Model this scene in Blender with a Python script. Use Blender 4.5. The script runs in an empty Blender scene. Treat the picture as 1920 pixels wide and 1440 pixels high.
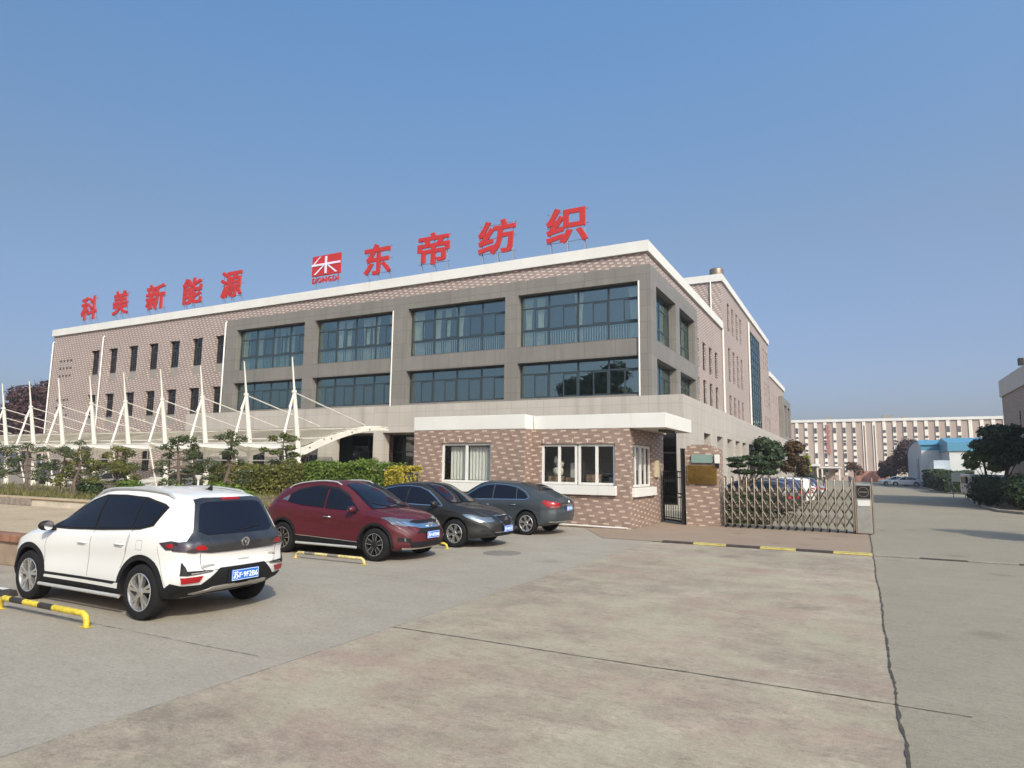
import bpy, bmesh, math, random
from mathutils import Vector, Matrix
from mathutils.bvhtree import BVHTree
random.seed(7)
R = math.radians
SC = bpy.context.scene
COL = SC.collection

# ---------------------------------------------------------------- camera, sky, sun, exposure
cam_d = bpy.data.cameras.new("camera"); cam = bpy.data.objects.new("camera", cam_d); COL.objects.link(cam)
SC.camera = cam
cam_d.sensor_width = 36; cam_d.sensor_fit = 'HORIZONTAL'; cam_d.lens = 23.079
cam_d.clip_start = 0.1; cam_d.clip_end = 6000
cam.matrix_world = Matrix(((0.885326,0.047605,0.462527,0),(0.464798,-0.117702,-0.877558,0),(0.012664,0.991907,-0.126331,2.05),(0,0,0,1)))
SUN = Vector((1.1, -0.9, 1.0)).normalized()
SUN_EL = math.asin(SUN.z); SUN_AZ = math.atan2(SUN.x, SUN.y)
W = bpy.data.worlds.new("World"); SC.world = W; W.use_nodes = True
nt = W.node_tree
sky = nt.nodes.new("ShaderNodeTexSky"); sky.sky_type = 'NISHITA'; sky.sun_disc = False
sky.sun_elevation = SUN_EL; sky.sun_rotation = SUN_AZ
sky.altitude = 0; sky.air_density = 1.0; sky.dust_density = 3.5; sky.ozone_density = 6.0
bg = nt.nodes["Background"]; bg.inputs["Strength"].default_value = 0.15
# slight colour correction of the sky with elevation: hazier and cooler low down, bluer above
tcw = nt.nodes.new("ShaderNodeTexCoord"); sxyz = nt.nodes.new("ShaderNodeSeparateXYZ"); nt.links.new(tcw.outputs["Generated"], sxyz.inputs[0])
cr = nt.nodes.new("ShaderNodeValToRGB"); el = cr.color_ramp.elements
for k, (p, c_) in enumerate(((.05, (.97, .80, .83)), (.17, (.96, .78, .76)), (.33, (1.12, .92, .79)), (.62, (1.17, 1.30, 1.24)))):
    e = el[k] if k < 2 else el.new(p)
    e.position = p; e.color = (*[x/1.4 for x in c_], 1)
nt.links.new(sxyz.outputs[2], cr.inputs[0])
mx_ = nt.nodes.new("ShaderNodeMapRange"); mx_.inputs[1].default_value = -.88; mx_.inputs[2].default_value = .15; nt.links.new(sxyz.outputs[0], mx_.inputs[0])
mc = nt.nodes.new("ShaderNodeMix"); mc.data_type = 'RGBA'; mc.inputs[6].default_value = (.88*1.4, .92*1.4, .91*1.4, 1); mc.inputs[7].default_value = (1.18*1.4, 1.20*1.4, 1.17*1.4, 1); nt.links.new(mx_.outputs[0], mc.inputs[0])
m1 = nt.nodes.new("ShaderNodeMix"); m1.data_type = 'RGBA'; m1.blend_type = 'MULTIPLY'; m1.inputs[0].default_value = 1; nt.links.new(cr.outputs[0], m1.inputs[6]); nt.links.new(mc.outputs[2], m1.inputs[7])
mm = nt.nodes.new("ShaderNodeMix"); mm.data_type = 'RGBA'; mm.blend_type = 'MULTIPLY'; mm.inputs[0].default_value = 1; nt.links.new(sky.outputs[0], mm.inputs[6]); nt.links.new(m1.outputs[2], mm.inputs[7])
nt.links.new(mm.outputs[2], bg.inputs["Color"])
sl = bpy.data.lights.new("sun", 'SUN'); sl.energy = 3.4; sl.angle = R(0.55); sl.color = (1, 0.925, 0.80)
so = bpy.data.objects.new("sun", sl); COL.objects.link(so)
so.rotation_euler = (-SUN).to_track_quat('-Z', 'Y').to_euler(); so.location = (20, -20, 30)
SC.view_settings.view_transform = 'Standard'; SC.view_settings.look = 'None'
SC.view_settings.exposure = 0.33; SC.view_settings.gamma = 1.0
SC.render.engine = 'CYCLES'
SC.cycles.max_bounces = 6; SC.cycles.transparent_max_bounces = 12
SC.cycles.caustics_reflective = False; SC.cycles.caustics_refractive = False

# ---------------------------------------------------------------- materials
def lin(c):
    return tuple(x/12.92 if x <= .04045 else ((x+.055)/1.055)**2.4 for x in c)
class NT:
    """tiny wrapper for node maths"""
    def __init__(s, m): s.t = m.node_tree; s.n = s.t.nodes
    def link(s, a, b): s.t.links.new(a, b)
    def node(s, ty, **k):
        n = s.n.new(ty)
        for a, b in k.items(): setattr(n, a, b)
        return n
    def m(s, op, a, b=None, c=None):
        n = s.node("ShaderNodeMath", operation=op)
        for i, v in enumerate((a, b, c)):
            if v is None: continue
            if isinstance(v, (int, float)): n.inputs[i].default_value = v
            else: s.link(v, n.inputs[i])
        return n.outputs[0]
    def mix(s, f, a, b):
        n = s.node("ShaderNodeMix", data_type='RGBA')
        for i, v in ((0, f), (6, a), (7, b)):
            if isinstance(v, (int, float)): n.inputs[i].default_value = v
            elif isinstance(v, tuple): n.inputs[i].default_value = (*v[:3], 1)
            else: s.link(v, n.inputs[i])
        return n.outputs[2]
    def pos(s):
        g = s.node("ShaderNodeNewGeometry"); x = s.node("ShaderNodeSeparateXYZ"); s.link(g.outputs["Position"], x.inputs[0])
        return x.outputs[0], x.outputs[1], x.outputs[2], g
    def noise(s, vec, scale, detail=4, rough=.55, w=None):
        n = s.node("ShaderNodeTexNoise"); n.inputs["Scale"].default_value = scale
        n.inputs["Detail"].default_value = detail; n.inputs["Roughness"].default_value = rough
        if vec is not None: s.link(vec, n.inputs["Vector"])
        return n.outputs[0]
    def ramp(s, v, a, b, lo=0., hi=1.):
        n = s.node("ShaderNodeMapRange"); n.inputs[1].default_value = a; n.inputs[2].default_value = b
        n.inputs[3].default_value = lo; n.inputs[4].default_value = hi; s.link(v, n.inputs[0]); return n.outputs[0]
    def vec(s, src, sx=1, sy=1, sz=1):
        n = s.node("ShaderNodeMapping"); n.inputs["Scale"].default_value = (sx, sy, sz); s.link(src, n.inputs[0]); return n.outputs[0]
    def bump(s, h, strength, dist=.01):
        n = s.node("ShaderNodeBump"); n.inputs["Strength"].default_value = strength; n.inputs["Distance"].default_value = dist
        s.link(h, n.inputs["Height"]); return n.outputs[0]
MATS = {}
def base_mat(name):
    m = bpy.data.materials.new(name); m.use_nodes = True; MATS[name] = m
    return m, NT(m), m.node_tree.nodes["Principled BSDF"]
def mat(name, col, rough=.6, metal=0., var=.08, scale=6., spec=.5, coat=0., bump=0., bscale=40., emit=None, coord='Object'):
    m, t, b = base_mat(name)
    b.inputs["Roughness"].default_value = rough; b.inputs["Metallic"].default_value = metal
    b.inputs["Specular IOR Level"].default_value = spec
    if coat: b.inputs["Coat Weight"].default_value = coat; b.inputs["Coat Roughness"].default_value = .04
    tc = t.node("ShaderNodeTexCoord"); v = tc.outputs[coord]
    n = t.noise(v, scale, 5)
    f = t.ramp(n, .3, .7)
    lo = tuple(max(0, c*(1-var)) for c in col); hi = tuple(min(1, c*(1+var)) for c in col)
    t.link(t.mix(f, lo, hi), b.inputs["Base Color"])
    if bump: t.link(t.bump(t.noise(v, bscale, 4), bump), b.inputs["Normal"])
    return m
def leaf_mat(name, c1, c2, rough=.55, trans=.25):
    m, t, b = base_mat(name)
    g = t.node("ShaderNodeNewGeometry")
    f = g.outputs["Random Per Island"]
    tc = t.node("ShaderNodeTexCoord"); n = t.ramp(t.noise(tc.outputs["Object"], 1.3, 3), .35, .65)
    f2 = t.m('MULTIPLY', t.m('ADD', f, n), .5)
    t.link(t.mix(f2, c1, c2), b.inputs["Base Color"]); b.inputs["Roughness"].default_value = rough
    b.inputs["Specular IOR Level"].default_value = .3
    tr = t.node("ShaderNodeBsdfTranslucent"); t.link(t.mix(f2, tuple(x*1.3 for x in c1), tuple(min(1, x*1.4) for x in c2)), tr.inputs[0])
    mx = t.node("ShaderNodeMixShader"); mx.inputs[0].default_value = trans
    t.link(b.outputs[0], mx.inputs[1]); t.link(tr.outputs[0], mx.inputs[2]); t.link(mx.outputs[0], m.node_tree.nodes["Material Output"].inputs[0])
    return m
def brick_mat(name, base, dash, rh=.058, P=1.25, shift=.36, w=.24, soft=1.0):
    m, t, b = base_mat(name)
    x, y, z, g = t.pos()
    u = t.m('ADD', x, y)
    zr = t.m('DIVIDE', t.m('ADD', z, 50.), rh)
    row = t.m('FLOOR', zr)
    s = t.m('ADD', t.m('DIVIDE', t.m('ADD', u, 400.), P), t.m('MULTIPLY', row, shift))
    fr = t.m('FRACT', s)
    isd = t.m('LESS_THAN', fr, w/P)
    n5 = t.m('MULTIPLY', s, P/w*.998)
    joint = t.m('LESS_THAN', t.m('FRACT', n5), .035)
    vj = t.m('LESS_THAN', t.m('FRACT', zr), .13)
    jt = t.m('MAXIMUM', joint, vj)
    cell = t.node("ShaderNodeCombineXYZ"); t.link(t.m('FLOOR', n5), cell.inputs[0]); t.link(row, cell.inputs[1])
    wn = t.node("ShaderNodeTexWhiteNoise", noise_dimensions='2D'); t.link(cell.outputs[0], wn.inputs[0])
    v = t.ramp(wn.outputs[0], 0, 1, .84, 1.14)
    big = t.ramp(t.noise(g.outputs["Position"], .35, 4), .3, .7, .9, 1.08)
    hs = t.node("ShaderNodeHueSaturation"); hs.inputs["Color"].default_value = (*base, 1); t.link(t.m('MULTIPLY', v, big), hs.inputs["Value"])
    c = t.mix(t.m('MULTIPLY', jt, .55*soft), hs.outputs[0], tuple(k*.55 for k in base))
    dv = t.m('MULTIPLY', isd,  t.m('SUBTRACT', 1., t.m('MULTIPLY', vj, .85)))
    c = t.mix(dv, c, dash)
    t.link(c, b.inputs["Base Color"]); b.inputs["Roughness"].default_value = .55
    t.link(t.bump(t.m('SUBTRACT', 1., jt), .25, .004), b.inputs["Normal"])
    return m
def panel_mat(name, col, pu, pz, ou=0., oz=0., jw=.012, rough=.5, dark=.35, var=.06, jh=None):
    m, t, b = base_mat(name)
    x, y, z, g = t.pos()
    u = t.m('ADD', t.m('ADD', x, y), 500.+ou); zz = t.m('ADD', z, 50.+oz)
    ju = t.m('LESS_THAN', t.m('FRACT', t.m('DIVIDE', u, pu)), jw/pu)
    jz = t.m('LESS_THAN', t.m('FRACT', t.m('DIVIDE', zz, pz)), (jh or jw)/pz)
    j = t.m('MAXIMUM', ju, jz)
    cell = t.node("ShaderNodeCombineXYZ"); t.link(t.m('FLOOR', t.m('DIVIDE', u, pu)), cell.inputs[0]); t.link(t.m('FLOOR', t.m('DIVIDE', zz, pz)), cell.inputs[1])
    wn = t.node("ShaderNodeTexWhiteNoise", noise_dimensions='2D'); t.link(cell.outputs[0], wn.inputs[0])
    v = t.ramp(wn.outputs[0], 0, 1, 1-var*.6, 1+var*.6)
    v2 = t.ramp(t.noise(t.vec(g.outputs["Position"], 1, 1, .35), 1.6, 6), .3, .7, 1-var, 1+var*.7)
    st = t.ramp(t.noise(t.vec(g.outputs["Position"], 2.6, 2.6, .10), 1.0, 6, .65), .50, .72, 1., .80)
    hs = t.node("ShaderNodeHueSaturation"); hs.inputs["Color"].default_value = (*col, 1); t.link(t.m('MULTIPLY', t.m('MULTIPLY', v, v2), st), hs.inputs["Value"])
    t.link(t.mix(j, hs.outputs[0], tuple(k*dark for k in col)), b.inputs["Base Color"]); b.inputs["Roughness"].default_value = rough
    return m
def glass_mat(name, tint, refl, trans, ior_mix=.35, rough=.0):
    m, t, b = base_mat(name)
    gl = t.node("ShaderNodeBsdfGlossy"); gl.inputs["Color"].default_value = (*refl, 1); gl.inputs["Roughness"].default_value = rough; kf = .55
    tc = t.node("ShaderNodeTexCoord")
    t.link(t.bump(t.noise(tc.outputs["Object"], .9, 2), .12, .02), gl.inputs["Normal"])
    tr = t.node("ShaderNodeBsdfTransparent"); tr.inputs["Color"].default_value = (*tint, 1)
    lw = t.node("ShaderNodeLayerWeight"); lw.inputs[0].default_value = .3
    f = t.m('MINIMUM', 1., t.m('ADD', ior_mix, t.m('MULTIPLY', lw.outputs["Fresnel"], .45)))
    mx = t.node("ShaderNodeMixShader"); t.link(f, mx.inputs[0]); t.link(tr.outputs[0], mx.inputs[1]); t.link(gl.outputs[0], mx.inputs[2])
    t.link(mx.outputs[0], m.node_tree.nodes["Material Output"].inputs[0])
    return m
def concrete_mat(name, c1, c2, c3, patch=.25, streak=1.0, rough=.85, red=None, redamt=.0, blotch=None, dark=0.):
    m, t, b = base_mat(name)
    x, y, z, g = t.pos(); P = g.outputs["Position"]
    n1 = t.ramp(t.noise(t.vec(P, 1., 1.3, 1), patch, 6, .62), .38, .62)
    n2 = t.ramp(t.noise(t.vec(P, 1., 1.5, 1), 1.1, 9, .74), .40, .64)
    n3 = t.m('ADD', t.m('MULTIPLY', t.noise(P, 70, 3, .7), .5), t.m('MULTIPLY', t.noise(t.vec(P, 1, 1.5, 1), 17, 6, .75), .5))
    n4 = t.ramp(t.noise(t.vec(P, 1, 2.0, 1), 5.5, 8, .78), .50, .62)
    c = t.mix(n1, c1, c2)
    c = t.mix(t.m('MULTIPLY', n2, .45*streak), c, c3)
    c = t.mix(t.m('MULTIPLY', n4, .30*streak), c, tuple(k*.72 for k in c3))
    if red:
        nr = t.ramp(t.noise(t.vec(P, .8, 1.5, 1), .42, 7, .7), .48, .66)
        c = t.mix(t.m('MULTIPLY', nr, redamt), c, red)
    if blotch:
        nb = t.ramp(t.noise(t.vec(P, 1.2, .9, 1), .8, 7, .68), .46, .60)
        c = t.mix(t.m('MULTIPLY', nb, .65), c, blotch)
    if dark:
        nd = t.m('MULTIPLY', t.ramp(t.noise(P, .22, 3), .47, .62), t.ramp(t.noise(t.vec(P, 1, 1.4, 1), 2.6, 9, .8), .40, .60))
        c = t.mix(t.m('MULTIPLY', nd, dark), c, tuple(k*.92 for k in c3))
    # scattered oil spots and grit
    vo = t.node("ShaderNodeTexVoronoi"); vo.inputs["Scale"].default_value = .55; t.link(P, vo.inputs["Vector"])
    spot = t.ramp(t.m('ADD', vo.outputs["Distance"], t.m('MULTIPLY', t.noise(P, 4, 4), .22)), .13, .30, .45, 0.)
    c = t.mix(t.m('MAXIMUM', spot, 0.), c, tuple(k*.55 for k in c3))
    vg = t.node("ShaderNodeTexVoronoi"); vg.inputs["Scale"].default_value = 3.3; t.link(P, vg.inputs["Vector"])
    grit = t.ramp(vg.outputs["Distance"], .035, .055, .5, 0.)
    c = t.mix(t.m('MAXIMUM', grit, 0.), c, tuple(k*.45 for k in c3))
    v = t.ramp(n3, .38, .62, .80, 1.17)
    hs = t.node("ShaderNodeHueSaturation"); t.link(c, hs.inputs["Color"]); t.link(v, hs.inputs["Value"])
    t.link(hs.outputs[0], b.inputs["Base Color"])
    b.inputs["Roughness"].default_value = rough; b.inputs["Specular IOR Level"].default_value = .3
    t.link(t.bump(t.noise(P, 45, 5, .7), .35, .006), b.inputs["Normal"])
    return m

BRICK = brick_mat("mauve_tile_with_white_dashes", (.275, .212, .188), (.58, .52, .46), rh=.062, w=.22)
GBRICK = brick_mat("gatehouse_tile", (.245, .172, .138), (.45, .36, .28), rh=.064, w=.21, P=1.2)
def streaky(name, col):
    m, t, b = base_mat(name); g = t.node("ShaderNodeNewGeometry"); P = g.outputs["Position"]
    a = t.ramp(t.noise(t.vec(P, 3.2, 3.2, .22), 1.0, 7, .7), .52, .74, 0., .55)
    c = t.ramp(t.noise(P, .7, 5), .35, .65, 0., .22)
    t.link(t.mix(t.m('MAXIMUM', a, c), col, tuple(k*q for k, q in zip(col, (.68, .66, .62)))), b.inputs["Base Color"]); b.inputs["Roughness"].default_value = .6
    t.link(t.bump(t.noise(P, 25, 4), .15, .004), b.inputs["Normal"]); return m
CAP = streaky("white_parapet_paint", (.61, .605, .57))
GREY = panel_mat("grey_stone_cladding", (.178, .166, .147), 1.78, .87, ou=-.55, oz=.2, jw=.02, dark=.55, var=.10)
PODIUM = panel_mat("pale_stone_cladding", (.40, .365, .32), 1.0, .88, ou=.3, oz=.03, jw=.014, dark=.6, var=.05)
GREYP = mat("grey_infill_panel", (.24, .225, .20), .6, var=.06, scale=2)
FRAME = mat("slate_blue_window_frame", (.028, .043, .052), .4, var=.05)
WFRAME = mat("white_window_frame", (.62, .61, .57), .4, var=.04)
GLASS = glass_mat("teal_window_glass", (.90, .96, .94), (.62, .76, .74), None, .26)
DGLASS = glass_mat("dark_window_glass", (.50, .54, .54), (.55, .50, .50), None, .10)
CGLASS = glass_mat("clear_window_glass", (.96, .97, .96), (.7, .7, .7), None, .03)
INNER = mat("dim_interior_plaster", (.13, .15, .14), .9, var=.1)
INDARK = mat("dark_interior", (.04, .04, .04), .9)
CURT = mat("cream_curtain", (.76, .75, .62), .9, var=.1)
GCURT = mat("grey_curtain", (.72, .72, .66), .9, var=.06)
BALU = mat("white_baluster", (.70, .72, .70), .5, var=.03)
ROOF = mat("grey_flat_roof", (.30, .30, .29), .9)
WPIPE = mat("white_painted_pipe", (.58, .56, .52), .5, var=.05)
RED = mat("red_sign_face", (.40, .028, .028), .6, var=.08, spec=.3)
REDE = mat("pink_sign_edge", (.36, .06, .055), .5, var=.05)
SUPPORT = mat("thin_grey_steel", (.20, .21, .24), .5, .3)
LAVEN = mat("pale_logo_lines", (.62, .56, .68), .5)
CAN = mat("cream_steel_mast", (.60, .575, .505), .45, var=.06, scale=2)
TYRE = mat("tyre_rubber", (.012, .0115, .012), .9, var=.2, spec=.2)
RIM = mat("alloy_rim", (.62, .61, .59), .25, .85, var=.05)
DRIM = mat("dark_alloy", (.02, .02, .021), .35, .3)
CHROME = mat("chrome", (.8, .8, .8), .12, 1., var=.02)
CLAD = mat("black_plastic_cladding", (.010, .010, .011), .6, var=.15, spec=.25)
CARGLASS = mat("tinted_car_glass", (.006, .007, .013), .02, spec=.42, var=.02)
LAMPR = mat("red_lamp_lens", (.26, .006, .008), .15, spec=.5, coat=.15, var=.15, scale=30)
LAMPW = mat("clear_lamp_lens", (.34, .35, .35), .10, .85, coat=.6, var=.25, scale=30)
LAMPD = mat("smoked_lamp_lens", (.03, .02, .024), .1, spec=.8, coat=.6)
PLATE = mat("blue_licence_plate", (.012, .13, .50), .4, var=.04)
PTXT = mat("white_plate_lettering", (.85, .87, .9), .5, var=.02)
SILV = mat("silver_skid_plate", (.50, .49, .46), .38, .4, var=.05)
SEAM = mat("dark_panel_seam", (.02, .02, .02), .8)
YEL = mat("yellow_paint", (.50, .38, .035), .6, var=.3, scale=14)
YELF = mat("faded_yellow_paint", (.48, .40, .17), .7, var=.4, scale=14)
BLKF = mat("faded_black_paint", (.16, .14, .11), .7, var=.5, scale=14)
BLK = mat("black_paint", (.03, .025, .022), .6, var=.2)
KYEL = mat("worn_yellow_kerb_paint", (.48, .40, .12), .8, var=.2, scale=8)
KBLK = mat("worn_black_kerb_paint", (.045, .035, .032), .8, var=.3, scale=8)
KGRY = mat("worn_grey_kerb_paint", (.30, .27, .22), .85, var=.2, scale=6)
STEEL = mat("brushed_stainless_steel", (.30, .25, .185), .36, .75, var=.12, scale=12)
DSTEEL = mat("dull_brown_steel", (.10, .085, .065), .5, .5, var=.2)
IRON = mat("black_iron", (.018, .016, .015), .5, .3)
GOLD = mat("polished_brass_plaque", (.55, .33, .09), .14, 1., var=.25, scale=9, bump=.35, bscale=4)
TEAL = mat("teal_sign_face", (.17, .25, .225), .35, var=.05)
BARK = mat("tree_bark", (.10, .075, .055), .9, var=.3, scale=8, bump=.5, bscale=20)
PALEBARK = mat("pale_bark", (.33, .29, .23), .9, var=.2, scale=8)
KERB = mat("stone_kerb", (.30, .27, .23), .85, var=.15, scale=3, bump=.3, bscale=12)
REDSTONE = mat("reddish_brown_stone_coping", (.22, .105, .06), .8, var=.25, scale=4, bump=.3, bscale=12)
BROWNST = mat("brown_stone_wall", (.26, .19, .13), .85, var=.2, scale=3, bump=.3, bscale=12)
GROUND = concrete_mat("far_ground_concrete", (.25, .21, .155), (.27, .225, .165), (.20, .17, .125), .1)
ROADC = concrete_mat("grey_concrete_road", (.272, .238, .18), (.25, .217, .163), (.195, .168, .122), .22, .9)
MIDC = concrete_mat("weathered_brown_concrete", (.40, .335, .252), (.33, .275, .20), (.20, .158, .12), .30, 1.5, red=(.30, .195, .158), redamt=.62, blotch=(.335, .305, .215), dark=.7)
PARKC = concrete_mat("pale_parking_concrete", (.325, .287, .232), (.298, .262, .21), (.22, .19, .15), .25, .8, red=(.28, .225, .185), redamt=.3)
APRON = concrete_mat("pinkish_apron_concrete", (.295, .222, .162), (.27, .20, .145), (.20, .15, .108), .5, .8, red=(.26, .17, .125), redamt=.3)
DIRT = concrete_mat("bare_beige_terrace", (.42, .33, .22), (.38, .29, .19), (.27, .20, .13), .6, .8)
CRACK = mat("dark_joint_filler", (.055, .045, .035), .95, var=.3, scale=9)
GRASSM = leaf_mat("grass_blades", (.08, .09, .03), (.20, .17, .06))
STAIN = mat("manhole_iron", (.20, .175, .145), .7, .2, var=.2, scale=9)

# ---------------------------------------------------------------- mesh helpers
class MB:
    def __init__(s): s.v = []; s.f = []; s.mi = []; s.c = 0
    def add(s, vs, fs, mi=None):
        o = len(s.v); s.v += [tuple(p) for p in vs]; s.f += [tuple(i+o for i in f) for f in fs]; s.mi += [s.c if mi is None else mi]*len(fs); return s
    def box(s, x0, x1, y0, y1, z0, z1, mi=None):
        if x0 > x1: x0, x1 = x1, x0
        if y0 > y1: y0, y1 = y1, y0
        if z0 > z1: z0, z1 = z1, z0
        v = [(x, y, z) for z in (z0, z1) for y in (y0, y1) for x in (x0, x1)]
        return s.add(v, [(0, 2, 3, 1), (4, 5, 7, 6), (0, 1, 5, 4), (2, 6, 7, 3), (0, 4, 6, 2), (1, 3, 7, 5)], mi)
    def quad(s, a, b, c, d, mi=None): return s.add([a, b, c, d], [(0, 1, 2, 3)], mi)
    def tube(s, pts, r, n=8, mi=None, cap=True):
        pts = [Vector(p) for p in pts]; rs = r if isinstance(r, (list, tuple)) else [r]*len(pts)
        rings = []; up = None
        for i, p in enumerate(pts):
            a = pts[max(i-1, 0)]; b = pts[min(i+1, len(pts)-1)]; d = (b-a).normalized()
            if up is None: up = Vector((0, 0, 1)) if abs(d.z) < .9 else Vector((1, 0, 0))
            x = d.cross(up).normalized(); y = x.cross(d).normalized(); up = y
            rings.append([p+(x*math.cos(2*math.pi*k/n)+y*math.sin(2*math.pi*k/n))*rs[i] for k in range(n)])
        vs = [q for rg in rings for q in rg]; fs = []
        for i in range(len(pts)-1):
            for k in range(n): fs.append((i*n+k, i*n+(k+1) % n, (i+1)*n+(k+1) % n, (i+1)*n+k))
        if cap: fs.append(tuple(range(n-1, -1, -1))); fs.append(tuple((len(pts)-1)*n+k for k in range(n)))
        return s.add(vs, fs, mi)
    def prism(s, outline, axis, a, b, mi=None):
        """outline: 2D list; axis 'x','y','z' is extrusion axis"""
        def P(p, t):
            return {'x': (t, p[0], p[1]), 'y': (p[0], t, p[1]), 'z': (p[0], p[1], t)}[axis]
        n = len(outline); vs = [P(p, a) for p in outline]+[P(p, b) for p in outline]
        fs = [tuple(range(n)), tuple(range(2*n-1, n-1, -1))]+[(i, i+n, (i+1) % n+n, (i+1) % n) for i in range(n)]
        return s.add(vs, fs, mi)
    def lathe(s, prof, c=(0, 0, 0), axis='z', n=24, mi=None):
        """prof: list of (radius, height)"""
        vs = []; fs = []
        for r, h in prof:
            for k in range(n):
                a = 2*math.pi*k/n; u, v = r*math.cos(a), r*math.sin(a)
                vs.append({'z': (c[0]+u, c[1]+v, c[2]+h), 'y': (c[0]+u, c[1]+h, c[2]+v), 'x': (c[0]+h, c[1]+u, c[2]+v)}[axis])
        for i in range(len(prof)-1):
            for k in range(n): fs.append((i*n+k, i*n+(k+1) % n, (i+1)*n+(k+1) % n, (i+1)*n+k))
        return s.add(vs, fs, mi)
    def ico(s, c, r, sc=(1, 1, 1), jitter=0., sub=2, mi=None):
        bm = bmesh.new(); bmesh.ops.create_icosphere(bm, subdivisions=sub, radius=1)
        vs = []
        for v in bm.verts:
            k = r*(1+random.uniform(-jitter, jitter)); vs.append((c[0]+v.co.x*k*sc[0], c[1]+v.co.y*k*sc[1], c[2]+v.co.z*k*sc[2]))
        fs = [tuple(v.index for v in f.verts) for f in bm.faces]; bm.free()
        return s.add(vs, fs, mi)
    def build(s, name, mats, parent=None, smooth=None, bevel=0.):
        me = bpy.data.meshes.new(name)
        off = Vector((0, 0, 0)); q = parent
        while q is not None: off = off+q.location; q = q.parent
        me.from_pydata([(v[0]-off[0], v[1]-off[1], v[2]-off[2]) for v in s.v], [], s.f)
        for m in (mats if isinstance(mats, (list, tuple)) else [mats]): me.materials.append(m)
        me.polygons.foreach_set('material_index', s.mi)
        bm = bmesh.new(); bm.from_mesh(me)
        if len(s.f) < 60000 and not s.__dict__.get('keep'): bmesh.ops.recalc_face_normals(bm, faces=bm.faces)
        if bevel: 
            bmesh.ops.remove_doubles(bm, verts=bm.verts, dist=1e-5)
            bmesh.ops.bevel(bm, geom=[e for e in bm.edges if e.calc_face_angle(0) > .6], offset=bevel, segments=2, affect='EDGES', profile=.6)
        bm.to_mesh(me); bm.free()
        if smooth is not None:
            me.polygons.foreach_set('use_smooth', [True]*len(me.polygons)); me.set_sharp_from_angle(angle=R(smooth))
        o = bpy.data.objects.new(name, me); COL.objects.link(o)
        if parent is not None:
            o.parent = parent
        return o
def tag(o, label=None, cat=None, group=None, kind=None):
    if label: o['label'] = label
    if cat: o['category'] = cat
    if group: o['group'] = group
    if kind: o['kind'] = kind
    return o
def empty(name, loc, label, cat, group=None, rz=0.):
    o = bpy.data.objects.new(name, None); COL.objects.link(o); o.location = loc; o.rotation_euler = (0, 0, rz)
    o.empty_display_size = .3
    return tag(o, label, cat, group)
def struct(name, mb, m, **k):
    o = mb.build(name, m, **k); o['kind'] = 'structure'; return o
def copy_tree(o, parent=None, swap=None):
    c = o.copy(); COL.objects.link(c); c.parent = parent
    if swap and o.type == 'MESH':
        for i, sl_ in enumerate(o.data.materials):
            if sl_ and sl_.name in swap:
                c.material_slots[i].link = 'OBJECT'; c.material_slots[i].material = MATS[swap[sl_.name]]
    for ch in list(o.children): copy_tree(ch, c, swap)
    return c
def text_mb(string, w=None, h=None, depth=.02, bold=0., spacing=1.):
    """returns (verts, faces) of solid lettering in x-z plane, facing -y, lower-left at origin, scaled to w x h"""
    cu = bpy.data.curves.new("lettering", 'FONT'); cu.body = string; cu.size = 1; cu.extrude = .35; cu.bevel_depth = bold; cu.bevel_resolution = 0; cu.resolution_u = 2
    cu.space_character = spacing
    ob = bpy.data.objects.new("lettering", cu); COL.objects.link(ob)
    dg = bpy.context.evaluated_depsgraph_get(); dg.update()
    me = bpy.data.meshes.new_from_object(ob.evaluated_get(dg))
    vs = [v.co.copy() for v in me.vertices]; fs = [tuple(p.vertices) for p in me.polygons]
    bpy.data.objects.remove(ob); bpy.data.curves.remove(cu); bpy.data.meshes.remove(me)
    x0 = min(v.x for v in vs); x1 = max(v.x for v in vs); y0 = min(v.y for v in vs); y1 = max(v.y for v in vs)
    sx = w/(x1-x0) if w else None; sy = h/(y1-y0) if h else None
    sx = sx or sy; sy = sy or sx
    zm = max(abs(v.z) for v in vs) or 1
    out = [((v.x-x0)*sx, -v.z/zm*depth/2, (v.y-y0)*sy) for v in vs]
    return out, fs
def wall(mb, axis, c, u0, u1, z0, z1, holes=(), depth=.25, inward=1, mi=0, rmi=None):
    """wall sheet on plane axis=c with rectangular holes and reveals"""
    rmi = mi if rmi is None else rmi
    P = (lambda u, z, d=0.: (u, c+d*inward, z)) if axis == 'y' else (lambda u, z, d=0.: (c+d*inward, u, z))
    us = sorted({u0, u1, *[h[0] for h in holes], *[h[1] for h in holes]}); zs = sorted({z0, z1, *[h[2] for h in holes], *[h[3] for h in holes]})
    us = [u for u in us if u0 <= u <= u1]; zs = [z for z in zs if z0 <= z <= z1]
    for i in range(len(us)-1):
        for j in range(len(zs)-1):
            um, zm = (us[i]+us[i+1])/2, (zs[j]+zs[j+1])/2
            if any(h[0] < um < h[1] and h[2] < zm < h[3] for h in holes): continue
            mb.quad(P(us[i], zs[j]), P(us[i+1], zs[j]), P(us[i+1], zs[j+1]), P(us[i], zs[j+1]), mi)
    for a, b, e, f in holes:
        for (p, q) in (((a, e), (a, f)), ((a, f), (b, f)), ((b, f), (b, e)), ((b, e), (a, e))):
            mb.quad(P(*p), P(*q), P(*q, depth), P(*p, depth), rmi)
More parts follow.
